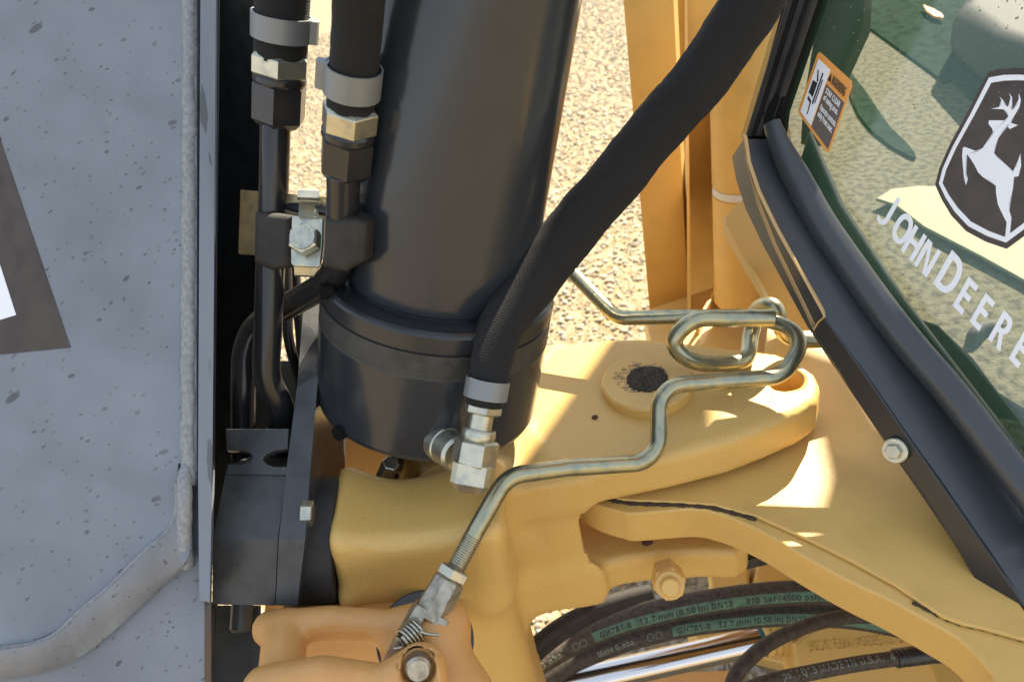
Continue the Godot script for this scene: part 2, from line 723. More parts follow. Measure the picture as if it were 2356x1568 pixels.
	var smudge := FastNoiseLite.new()
	smudge.seed = 79
	smudge.frequency = 0.0022
	smudge.fractal_octaves = 3
	var soft := smudge.get_seamless_image(side, side)
	soft.convert(Image.FORMAT_RGB8)
	var soft_data := soft.get_data()
	for i in range(0, data.size(), 3):
		var k := 0.84 + 0.05 * data[i] / 255.0 + 0.11 * soft_data[i] / 255.0
		data[i] = int(176 * k)
		data[i + 1] = int(178 * k)
		data[i + 2] = int(181 * k)
	tone.set_data(side, side, false, Image.FORMAT_RGB8, data)
	var wob := FastNoiseLite.new()
	wob.seed = 78
	wob.frequency = 0.12
	for d in 620:
		var big := d < 36
		var r := rng.randf_range(5.0, 9.5) if big else rng.randf_range(1.4, 5.0)
		if d < 3:
			r = rng.randf_range(10.0, 14.0)
		var long := rng.randf_range(1.1, 2.3)
		var ang := rng.randf_range(0.2, 0.9)
		var c := Vector2(rng.randf() * side, rng.randf() * side)
		var deep := rng.randf_range(0.70, 0.90)
		var span := int(r * long) + 2
		for y in range(-span, span + 1):
			for x in range(-span, span + 1):
				var p := Vector2(x, y).rotated(-ang)
				var q := Vector2(p.x / long, p.y).length() / r + 0.35 * wob.get_noise_2d(c.x + x * 1.0, c.y + y * 1.0)
				if q < 1.0:
					var px := posmod(int(c.x) + x, side)
					var py := posmod(int(c.y) + y, side)
					var o := tone.get_pixel(px, py)
					var edge := clampf((1.0 - q) * r * 0.7, 0.0, 1.0)
					tone.set_pixel(px, py, o.lerp(Color(o.r * deep, o.g * deep * 0.98, o.b * deep * 0.95), edge))
	var dp := StandardMaterial3D.new()
	dp.albedo_texture = ImageTexture.create_from_image(tone)
	dp.albedo_color = lin(0.50, 0.525, 0.56)
	dp.roughness = 0.42
	dp.uv1_scale = Vector3(5.0, 5.0, 1)
	M.splashed = dp
	M.rim = dp.duplicate()
	M.rim.albedo_color = lin(0.50, 0.51, 0.53)
	M.rim.uv1_scale = Vector3(9, 9, 1)
	M.weld = paint(lin(0.30, 0.305, 0.31), 0.55, 0.0, noise_map(0.03, 61, 6, FastNoiseLite.TYPE_SIMPLEX, ramp_of([[0.0, Color(0.74, 0.74, 0.74)], [0.5, Color(0.9, 0.9, 0.89)], [0.8, Color(1, 1, 1)], [0.92, Color(1.0, 0.93, 0.76)]])), 20.0)
	# cab floor grit
	M.mat = paint(lin(0.13, 0.125, 0.08), 0.95, 0.0, noise_map(0.03, 71, 7, FastNoiseLite.TYPE_SIMPLEX, ramp_of([[0.0, Color(0.40, 0.38, 0.34)], [0.45, Color(0.82, 0.80, 0.75)], [1, Color(1, 1, 1)]])), 6.0, noise_map(0.12, 72, 4), 0.05)
	M.console = paint(lin(0.24, 0.26, 0.14), 0.7, 0.0, drift, 8.0)
	var gl := StandardMaterial3D.new()
	gl.transparency = BaseMaterial3D.TRANSPARENCY_ALPHA
	gl.albedo_color = Color(0.24, 0.42, 0.27, 0.22)
	gl.roughness = 0.02
	M.glass = gl
	M.seat = paint(lin(0.028, 0.045, 0.036), 0.9, 0.0, dusty, 9.0)  # dark green of the painted lever shadow and the rear floor area
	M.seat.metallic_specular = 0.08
	M.boom_inside = paint(lin(0.024, 0.025, 0.027), 0.75)
	M.boom_inside.metallic_specular = 0.3
	M.glass_edge = paint(lin(0.02, 0.06, 0.04), 0.15)


func ground() -> void:
	var floor_tones := noise_map(0.02, 81, 6, FastNoiseLite.TYPE_SIMPLEX, ramp_of([[0.0, Color(0.62, 0.54, 0.42)], [0.4, Color(0.82, 0.77, 0.66)], [0.8, Color(0.95, 0.92, 0.84)], [1.0, Color(1, 0.98, 0.93)]]), 1024)
	var gm := paint(lin(0.36, 0.31, 0.225), 0.95, 0.0, floor_tones, 1.0, noise_map(0.06, 82, 5), 0.3)
	var s := Shape.new()
	s.flat([Vector3(-150, 0, -150), Vector3(150, 0, -150), Vector3(150, 0, 150), Vector3(-150, 0, 150)], Vector3.UP)
	var g := part("ground", s, gm, self)
	g.set_meta("kind", "structure")
	g.set_meta("label", "sunlit pale gravel yard under and beyond the machine")
	# loose stones
	var stone := Shape.new()
	ball(Vector3.ZERO, Vector3(1, 0.45, 0.8), stone, 0.3, 4)
	smooth_normals(stone)
	var holder := Node3D.new()
	add_child(holder)
	var one := part("stone", stone, null, holder).mesh
	holder.free()
	var mm := MultiMesh.new()
	mm.transform_format = MultiMesh.TRANSFORM_3D
	mm.use_colors = true
	var sm := StandardMaterial3D.new()
	sm.vertex_color_use_as_albedo = true
	sm.roughness = 0.9
	one.surface_set_material(0, sm)
	mm.mesh = one
	var count := 140000
	mm.instance_count = count
	var tones := [Color(0.31, 0.265, 0.19), Color(0.33, 0.29, 0.215), Color(0.28, 0.22, 0.15), Color(0.38, 0.345, 0.275), Color(0.29, 0.235, 0.17), Color(0.33, 0.285, 0.215)]
	for i in count:
		var x := rng.randf_range(-1.4, 2.2)
		var z := -rng.randf_range(0.3, 5.2)
		var r := 0.0028 + 0.0062 * pow(rng.randf(), 3.0)
		var b := Basis.from_euler(Vector3(rng.randf() * 0.6, rng.randf() * TAU, rng.randf() * 0.6)).scaled_local(Vector3(r, r, r) * Vector3(rng.randf_range(0.7, 1.2), rng.randf_range(0.6, 1.1), rng.randf_range(0.7, 1.2)))
		mm.set_instance_transform(i, Transform3D(b, Vector3(x, r * 0.25, z)))
		var c: Color = tones[rng.randi() % tones.size()]
		mm.set_instance_color(i, c * rng.randf_range(0.75, 1.15))
	var st := MultiMeshInstance3D.new()
	st.name = "gravel_stones"
	st.multimesh = mm
	st.set_meta("kind", "stuff")
	st.set_meta("label", "loose pale gravel stones covering the yard behind the machine")
	add_named(self, st)


const LEVEL := 0.72


func swing_bracket() -> void:
	var t := thing("swing_bracket", "large yellow cast swing bracket with flat pin lug below the black cylinder", "bracket", Vector3(0.08, LEVEL - 0.12, -0.378))
	var top := PackedVector2Array()
	for q in [[-70, -322], [-39, -321], [0, -316], [39, -314.5], [75, -314], [112, -316], [135, -320.5], [160, -327], [174, -334], [182, -346], [184, -358], [180, -372], [170, -386], [150, -398], [115, -420], [92, -433], [69, -441], [45, -446], [23, -447], [-40, -440], [-70, -400]]:
		top.append(Vector2(q[0], q[1]) / 1000.0)
	var low := PackedVector2Array()
	for q in [[-70, -330], [-31, -322], [-9, -323], [25, -321], [60, -317], [92, -311], [112, -305], [122, -309], [128, -325], [140, -380], [110, -430], [0, -440], [-60, -430]]:
		low.append(Vector2(q[0], q[1]) / 1000.0)
	var pin := Vector2(0.0806, -0.3785)
	var c1 := P(784, 1243, 0.448)
	var c2 := P(1100, 1222, 0.452)
	var nx := (c2 - c1).normalized()
	var ny := (Vector3.UP - nx * nx.y).normalized()
	var nz := nx.cross(ny)
	var len_n := c1.distance_to(c2)
	var under_a := P(800, 1420, 0.53)
	var under_b := P(1060, 1400, 0.52)
	var tip := P(794, 1380, 0.430)
	# the two outlines are measured once per column of the grid
	var lo := Vector3(-0.155, LEVEL - 0.34, -0.46)
	var hi := Vector3(0.20, LEVEL + 0.07, -0.235)
	var memo := {}
	var field := func(p: Vector3) -> float:
		var key := Vector2i(int(round(p.x * 4000.0)), int(round(p.z * 4000.0)))
		var d: Array
		if memo.has(key):
			d = memo[key]
		else:
			var q := Vector2(p.x, p.z)
			d = [in_outline(q, top), in_outline(q, low), q.distance_to(pin)]
			memo[key] = d
		var y := p.y - LEVEL
		# upper and lower lugs
		var lug_top := plate(d[0], y + 0.015, 0.015, 0.006)
		var lug_low := plate(d[1], y + 0.106, 0.015, 0.006)
		# wall between them, hollowed round the pin
		var wall := maxf(maxf(d[0], absf(y + 0.065) - 0.06), maxf(p.x - 0.03, 0.088 - d[2]))
		# column that carries the bracket downward
		var col := round_box(p - Vector3(-0.074, LEVEL - 0.20, -0.332), Vector3(0.040, 0.16, 0.047), 0.018)
		# neck: square section, waisted, flaring to its end face
		var w := p - c1
		var l := Vector3(w.dot(nx), w.dot(ny), w.dot(nz))
		var s := clampf(l.x / len_n, 0.0, 1.0)
		var waist := 4.0 * (s - 0.52) * (s - 0.52)
		var hy := 0.0255 + 0.0125 * waist
		var hz := 0.027 + 0.006 * waist
		var neck := round_box(Vector3(l.x - len_n * 0.6, l.y, l.z), Vector3(len_n * 0.6, hy, hz), 0.010)
		neck = smin(neck, cone(p, tip, c1 + nx * 0.03 - ny * 0.015, 0.004, 0.014), 0.012)
		neck = maxf(neck, -l.x + 0.0008)
		var body := smin(smin(neck, col, 0.032), wall, 0.02)
		body = smin(body, lug_low, 0.022)
		var all := smin(body, lug_top, 0.012)
		# slotted pin hole in the end of the upper lug
		var hole := Vector2(p.x, p.z) - Vector2(0.1645, -0.3575)
		hole.x -= clampf(hole.x, -0.0012, 0.0012)
		all = smin(all, cone(p, under_a, under_b, 0.020, 0.022), 0.01)
		return maxf(all, 0.0096 - hole.length())
	var s := cast(lo, hi, 0.0027, field)
	part("casting", s, M.cast_yellow, t)
	# pin head with worn greasy centre
	var pc := Vector3(pin.x, LEVEL, pin.y)
	part("pin_head", lathe(pc - Vector3(0, 0.004, 0), Vector3.UP, [[0.0, 0.0298], [0.0095, 0.0298], [0.0108, 0.0285], [0.0108, 0.0]], 64), M.yellow, t)
	var dirt := Shape.new()
	var wob := FastNoiseLite.new()
	wob.seed = 5
	wob.frequency = 1.3
	var rim := PackedVector2Array()
	for i in 90:
		var a := TAU * i / 90
		rim.append(Vector2(cos(a), sin(a)) * (0.0130 + 0.0022 * wob.get_noise_2d(cos(a) * 3.0, sin(a) * 3.0) + 0.0009 * wob.get_noise_2d(cos(a) * 11.0, sin(a) * 11.0)))
	slab(rim, pc + Vector3(0.0, 0.0075, 0.0), Vector3.RIGHT, Vector3(0, 0, -1), 0.0012, 0.0004, dirt)
	for i in 240:
		var a := rng.randf() * TAU
		var r := 0.0122 * sqrt(rng.randf())
		ball(pc + Vector3(cos(a) * r, 0.0070, sin(a) * r), Vector3(0.0015, 0.0008, 0.0013) * rng.randf_range(0.5, 1.3), dirt, 0.3, 4)
	part("grease_patch", dirt, M.grease, t, "dried dark grease in the middle of the pin head").set_meta("kind", "stuff")
	var smear := Shape.new()
	for i in 230:
		var a := rng.randf() * TAU
		var far := 0.0115 + 0.0095 * maxf(0.12, cos(a - 2.7)) + 0.0035 * maxf(0.0, cos(a - 1.3))
		var r := 0.0105 + (far - 0.0105) * pow(rng.randf(), 1.6)
		ball(pc + Vector3(cos(a) * r, 0.00685, -sin(a) * r), Vector3(rng.randf_range(0.0006, 0.0021), 0.00022, rng.randf_range(0.0003, 0.0008)), smear, 0.3, 4)
	part("grease_smear", smear, M.grease_thin, t).set_meta("kind", "stuff")
	# nut and stud below the lower lug's edge
	var na := P(1533, 1318, 0.492)
	var nb := P(1541, 1345, 0.468)
	var nut_s := nut(na, nb, 0.0105, 0.35)
	part("nut", nut_s, M.yellow, t)
	var dir := (nb - na).normalized()
	part("stud", lathe(nb - dir * 0.004, dir, [[0, 0.0092], [0.006, 0.0088], [0.0065, 0.0074], [0.0065, 0.0060], [0.0095, 0.0059], [0.0105, 0.0050], [0.0105, 0.0]], 32), M.yellow, t)
	# chips of rust
	for q in [[1488, 1244, 5.0], [1368, 960, 2.6]]:
		var o := on_level(q[0], q[1], LEVEL + (0.0003 if q[1] < 1000 else -0.0905))
		part("rust_chip", ball(o, Vector3(0.0004, 0.00025, 0.0004) * q[2] * 2.0, null, 0.3, 5), M.rust, t)


func machine_frame() -> void:
	var t := thing("excavator_chassis", "yellow main frame plate with rounded front lug between the bracket's two lugs", "frame", Vector3(0.15, LEVEL - 0.06, -0.30))
	var h := LEVEL - 0.038
	var out := PackedVector2Array()
	var pin := Vector2(0.0806, -0.3785)
	for i in 15:
		var a := deg_to_rad(268.0 - i * 11.5)
		out.append(pin + Vector2(cos(a), -sin(a)) * 0.074 * Vector2(1, 1))
	out = PackedVector2Array()
	for i in 13:
		var a := deg_to_rad(200.0 - i * 7.2)
		out.append(pin + Vector2(cos(a), sin(a)) * 0.075)
	for q in [[1590, 1171], [1650, 1181], [1710, 1203], [1770, 1232], [1850, 1280], [1950, 1335], [2050, 1382], [2142, 1432], [2208, 1471], [2250, 1512], [2280, 1548], [2330, 1640], [2420, 1900]]:
		var p := on_level(q[0], q[1], h)
		out.append(Vector2(p.x, p.z))
	for q in [[0.60, -0.10], [0.60, -0.60], [0.26, -0.60], [0.20, -0.47], [0.176, -0.42], [0.1752, -0.357], [0.1722, -0.3492], [0.1650, -0.3462], [0.1578, -0.3492], [0.1548, -0.357], [0.154, -0.42], [0.0, -0.41]]:
		out.append(Vector2(q[0], q[1]))
	var rough := []
	for i in range(2, 24):
		rough.append(Vector3(out[i].x, 0, out[i].y))
	var flip := PackedVector2Array()
	for p in smooth_path(rough, 4):
		flip.append(Vector2(p.x, -p.z))
	for i in range(24, out.size()):
		flip.append(Vector2(out[i].x, -out[i].y))
	flip.append(Vector2(out[0].x, -out[0].y))
	flip.append(Vector2(out[1].x, -out[1].y))
	part("frame_plate", slab(flip, Vector3(0, h, 0), Vector3.RIGHT, Vector3(0, 0, -1), 0.027, 0.0015, null, 30.0), M.yellow, t)
	# second plate welded on top of it, its edge dirty
	var up := PackedVector2Array()
	for q in [[1180, 1050], [1400, 1143], [1450, 1150], [1560, 1154], [1640, 1160], [1740, 1186], [1860, 1240], [1960, 1290], [2060, 1345], [2169, 1417], [2215, 1434], [2262, 1444], [2356, 1470], [2400, 1484], [2356, 1400], [2330, 1362], [2163, 1120], [1981, 857], [1890, 700]]:
		var p := on_level(q[0], q[1], h + 0.003)
		up.append(Vector2(p.x, -p.z))
	for q in [[0.26, 0.60], [0.20, 0.47], [0.176, 0.42], [0.1752, 0.357], [0.1722, 0.3492], [0.1650, 0.3462], [0.1578, 0.3492], [0.1548, 0.357], [0.154, 0.42], [0.01, 0.41]]:
		up.append(Vector2(q[0], q[1]))
	part("deck_plate", slab(up, Vector3(0, h + 0.003, 0), Vector3.RIGHT, Vector3(0, 0, -1), 0.0026, 0.001), M.yellow, t)
	var seam := Shape.new()
	var line := []
	for q in [[1372, 1143], [1450, 1157], [1560, 1161], [1640, 1168], [1740, 1194]]:
		line.append(on_level(q[0], q[1], h + 0.0007))
	var path := smooth_path(line, 14)
	tube(path, func(sh: float, a: float) -> float: return 0.0013 + 0.0003 * sin(sh * 60.0) + 0.0002 * sin(sh * 171.0 + a), 8, true, seam)
	part("dirty_seam", seam, M.grease, t, "dark line of packed dirt along the front edge of the upper plate")
	seam = Shape.new()
	line = []
	for q in [[2100, 1385], [2169, 1420], [2215, 1437], [2262, 1447], [2356, 1473]]:
		line.append(on_level(q[0], q[1], h + 0.0007))
	tube(smooth_path(line, 14), func(sh: float, a: float) -> float: return 0.0007 + 0.0003 * sin(sh * 60.0) + 0.0002 * sin(sh * 171.0 + a), 8, true, seam)
	part("dirty_seam", seam, M.grease, t, "cracked dark line of dirt at the right end of the upper plate")
	# dark gasket strip and uprights seen below the plate
	part("under_plate", seen_slab([[1668, 1300], [1702, 1262], [1760, 1262], [1880, 1292], [1900, 1312], [1800, 1272], [1745, 1285]], P(1750, 1280, 0.56), V(0.1, 0.75, 0.6), 0.012, 0.001), M.rough_black, t)
	for q in [[[1632, 1322], [1660, 1308], [1700, 1302], [1724, 1296], [1725, 1366], [1718, 1440], [1640, 1440], [1638, 1380]], [[1742, 1302], [1752, 1288], [1840, 1285], [1870, 1300], [1880, 1470], [1735, 1470], [1733, 1340]]]:
		part("upright", seen_slab(q, P(1700, 1340, 0.90), V(-0.2, 0.2, 0.95), 0.06, 0.004), M.yellow, t)
	part("lower_plate", seen_slab([[1330, 1560], [1680, 1540], [1760, 1640], [1330, 1640]], P(1500, 1560, 0.84), V(0, 0.6, 0.8), 0.02, 0.002), M.orange, t)
	part("cross_member", seen_slab([[1600, 1395], [1900, 1360], [2300, 1420], [2300, 1640], [1600, 1480]], P(1750, 1400, 0.98), V(0, 0.5, 0.86), 0.05, 0.004), M.yellow, t)


func cab() -> void:
	var t := thing("cab", "operator cab with dark lower frame bar and green tinted window at the right", "cab", P(2000, 800, 0.46))
	var gn := V(-0.673, -0.082, 0.733)
	var go := P(1900, 600, 0.46)
	# pane of tinted glass
	var glass := seen_slab([[1895, -60], [1838, 150], [1795, 250], [1795, 285], [1850, 420], [1945, 560], [2070, 720], [2330, 1060], [2480, 1250], [2900, 1250], [2900, -60]], go, gn, 0.005)
	part("windshield", glass, M.glass, t)
	# lower frame bar: flat band, then a rounded bead that holds the glass
	var run := on_plane(2119, 1048, go, gn) - on_plane(1787, 526, go, gn)
	var inward := gn.cross(run.normalized())
	if inward.dot(lens.x) < 0.0:
		inward = -inward
	var bn := (gn * cos(deg_to_rad(55.0)) + inward * sin(deg_to_rad(55.0))).normalized()
	var bo := on_plane(1958, 683, go + gn * 0.024, gn)
	part("frame_bar", seen_slab([[1712, 318], [1722, 372], [1745, 440], [1787, 526], [1895, 720], [1981, 847], [2119, 1048], [2163, 1110], [2330, 1352], [2420, 1480], [2470, 1400], [2425, 1240], [2318, 1085], [2092, 790], [1994, 660], [1893, 506], [1822, 400], [1768, 318]], bo, bn, 0.020, 0.0012), M.cab_paint, t)
	var bead := []
	for q in [[1776, 283], [1800, 345], [1850, 440], [1898, 526], [2015, 692], [2100, 800], [2190, 905], [2310, 1060], [2440, 1225]]:
		bead.append(on_plane(q[0], q[1], go + gn * 0.020, gn))
	part("glass_bead", tube(smooth_path(bead, 10), [0.0050, 0.0080, 0.0086, 0.0086, 0.0085, 0.0084, 0.0084, 0.0084, 0.0084], 24), M.cab_paint, t)
	# flange that turns under the bar, tan in its upper length, near-black below
	var fo := go + gn * 0.044
	var fn := V(-0.80, -0.25, 0.55)
	part("sill_edge", seen_slab([[1708, 308], [1714, 362], [1740, 468], [1778, 566], [1850, 715], [1872, 762], [1884, 742], [1898, 730], [1895, 720], [1787, 526], [1745, 440], [1722, 372], [1714, 316]], fo, fn, 0.003, 0.0008), M.tan, t, "tan upper edge beside the dark bar")
	part("frame_flange", seen_slab([[1872, 763], [1981, 936], [2040, 1022], [2130, 1145], [2330, 1475], [2420, 1480], [2330, 1352], [2163, 1110], [2119, 1048], [1981, 847], [1898, 731], [1885, 743]], fo, fn, 0.003, 0.0008), M.black_paint, t)
	# pillar with ribbed rubber seals
	part("pillar", seen_slab([[1702, 318], [1720, 318], [1830, -60], [1812, -60]], go + gn * 0.004, V(-0.85, -0.1, 0.5), 0.004, 0.0008), M.yellow, t)
	for i in 5:
		var x0 := 1724.0 + i * 11.5
		var x1 := 1838.0 + i * 14.0
		var a := on_plane(x0, 312, go + gn * (0.010 - 0.0035 * (i % 2)), gn)
		var b := on_plane(x1, -60, go + gn * (0.010 - 0.0035 * (i % 2)), gn)
		part("rubber_seal", tube(PackedVector3Array([a, a.lerp(b, 0.5), b]), 0.0017 if i % 2 else 0.0021, 10), M.rubber, t)
	part("seal_backing", seen_slab([[1716, 330], [1790, 330], [1800, 250], [1905, -60], [1822, -60]], go + gn * 0.006, gn, 0.012), M.dark, t)
	part("seal_end", seen_slab([[1752, 262], [1784, 216], [1806, 222], [1800, 262], [1786, 300], [1758, 290]], go + gn * 0.012, gn, 0.006, 0.001), M.dark, t)
	# bolts of the bar
	bolt_head(P(2059, 1037, 0.405), V(-0.75, -0.1, 0.62), 0.0068, 0.0036, M.zinc, t, "bolt")
	bolt_head(P(1719, 414, 0.468), V(-0.95, 0.1, 0.3), 0.0046, 0.0024, M.zinc, t, "bolt")
	# inside: trim, floor, console, lever boot
	part("window_trim", seen_slab([[1860, 300], [1935, 470], [2080, 690], [2330, 1015], [2420, 1130], [2390, 1200], [2300, 1060], [2050, 730], [1900, 540], [1830, 400]], go - gn * 0.014, gn, 0.008, 0.002), M.cab_paint, t)
	part("inner_pillar", seen_slab([[1895, -60], [1990, -60], [1985, 60], [1935, 170], [1870, 330], [1840, 330], [1845, 240]], go - gn * 0.11, gn, 0.02, 0.003), M.rubber, t)
	var fl := eye.y - 0.345
	var mat_line := PackedVector2Array()
	for q in [[1795, 150], [1830, 400], [1890, 540], [2050, 780], [2270, 1060], [2450, 1290]]:
		var p := on_level(q[0], q[1], fl)
		mat_line.append(Vector2(p.x, -p.z))
	mat_line.append_array(PackedVector2Array([Vector2(1.2, 0.2), Vector2(1.2, 1.2), Vector2(0.3, 1.2)]))
	part("floor_mat", slab(mat_line, Vector3(0, fl, 0), Vector3.RIGHT, Vector3(0, 0, -1), 0.004, 0.001), M.mat, t)
	var cn := V(-0.25, 0.75, 0.6)
	part("console", seen_slab([[2016, 456], [2050, 434], [2110, 426], [2210, 428], [2300, 470], [2440, 560], [2440, 690], [2260, 590], [2125, 520], [2060, 470]], P(2100, 500, 0.62), cn, 0.003, 0.001), M.console, t)
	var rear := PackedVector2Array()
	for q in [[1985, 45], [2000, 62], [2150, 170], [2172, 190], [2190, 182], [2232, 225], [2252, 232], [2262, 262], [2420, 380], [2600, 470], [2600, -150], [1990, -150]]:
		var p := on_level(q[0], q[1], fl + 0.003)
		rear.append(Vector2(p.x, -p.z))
	part("rear_dark_area", slab(rear, Vector3(0, fl + 0.003, 0), Vector3.RIGHT, Vector3(0, 0, -1), 0.002, 0.0005), M.seat, t)  # flat dark green area laid over the back of the floor
	var seat := PackedVector2Array()
	for q in [[2200, 10], [2280, 70], [2400, 110], [2600, 40], [2500, -140], [2280, -120]]:
		var p := on_level(q[0], q[1], fl + 0.07)
		seat.append(Vector2(p.x, -p.z))
	part("seat_cushion", slab(seat, Vector3(0, fl + 0.07, 0), Vector3.RIGHT, Vector3(0, 0, -1), 0.06, 0.02), M.rubber, t)
	var specks := Shape.new()
	for i in 170:
		var sx := 1860.0 + 520.0 * pow(rng.randf(), 0.7)
		var sy := -10.0 + (sx - 1700.0) * 0.75 * pow(rng.randf(), 1.7)
		var sp := on_plane(sx, sy, go + gn * 0.0002, gn)
		var r := rng.randf_range(0.00018, 0.0005)
		ball(sp, Vector3.ONE * r, specks, 0.3, 4)
	part("dust_specks", specks, M.print_grey, t).set_meta("kind", "stuff")
	var tag := PackedVector2Array()
	for q in [[2125, 10], [2150, 20], [2170, 32], [2172, 40], [2150, 36], [2132, 24]]:
		var p := on_level(q[0], q[1], fl + 0.010)
		tag.append(Vector2(p.x, -p.z))
	part("orange_tag", slab(tag, Vector3(0, fl + 0.010, 0), Vector3.RIGHT, Vector3(0, 0, -1), 0.003, 0.0005), M.sticker_orange, t)
	var boot := []
	for q in [[2235, 800, 0.50], [2245, 765, 0.50], [2285, 752, 0.51], [2400, 780, 0.52], [2480, 900, 0.50]]:
		boot.append(P(q[0], q[1], q[2]))
	part("pedal_ring", tube(smooth_path(boot, 10), 0.0040, 14), M.rubber, t)
	part("pedal", seen_slab([[2085, 720], [2160, 745], [2240, 820], [2300, 900], [2356, 935], [2480, 960], [2480, 1300], [2300, 1010]], P(2250, 900, 0.455), V(-0.4, 0.3, 0.85), 0.010, 0.003), M.rubber, t)
	var strap := PackedVector2Array()  # outline of the shadow blade painted on the floor
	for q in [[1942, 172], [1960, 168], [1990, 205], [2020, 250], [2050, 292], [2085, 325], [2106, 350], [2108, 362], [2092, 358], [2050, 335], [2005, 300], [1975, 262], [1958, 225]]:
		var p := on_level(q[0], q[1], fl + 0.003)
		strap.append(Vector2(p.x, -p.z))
	part("painted_lever_shadow", slab(strap, Vector3(0, fl + 0.003, 0), Vector3.RIGHT, Vector3(0, 0, -1), 0.002, 0.0005), M.seat, t)  # thin dark piece in the shape of a lever's cast shadow
	decals(t, go, gn)
	# unseen panel added for the cab's far side, edge and hole shaped to the sunlight
	shade_panel(t)


func shade_panel(t: Node3D) -> void:
	var d := 1.45
	var o := P(1560, 900, 0.47) + sun_way * d
	var ex := sun_way.cross(Vector3.UP).normalized()
	var ey := ex.cross(sun_way).normalized()
	# the added panel, its hole cut to light the lug's end and frame bar (metres in its own axes)
	var outer := PackedVector2Array()
	for q in [[-91, -128], [62, -116], [104, -84], [1200, -45], [1200, 1500], [160, 1500], [10, 300], [-30, 190], [-40, 165], [-46, 144], [-49, 130], [-56, 100], [-62, 58]]:
		outer.append(Vector2(q[0], q[1]) / 1000.0)
	var hole := PackedVector2Array()
	for q in [[6, -82], [50, -77], [72, -66], [88, -47], [92, -26], [104, 0], [104, 40], [44, 40], [35, 0], [15, -22]]:
		hole.append(Vector2(q[0], q[1]) / 1000.0)
	for h in [[-1.0, -0.02], [-0.02, 1.0]]:
		var band := PackedVector2Array([Vector2(-1, h[0]), Vector2(1, h[0]), Vector2(1, h[1]), Vector2(-1, h[1])])
		for r in Geometry2D.intersect_polygons(outer, band):
			for k in Geometry2D.clip_polygons(r, hole):
				part("added_shade_panel", slab(k, o, ex, ey, 0.03), M.yellow, t)


func bolt_head(at: Vector3, n: Vector3, r: float, tall: float, m: Material, parent: Node3D, called: String) -> void:
	var b := part(called, lathe(at - n * 0.002, n, [[0, r], [0.0022, r], [0.0028, r * 0.92], [0.0028, 0.0]], 32), m, parent)
	part("bolt_head", nut(at, at + n * tall, r * 0.62, 0.2), m, b)


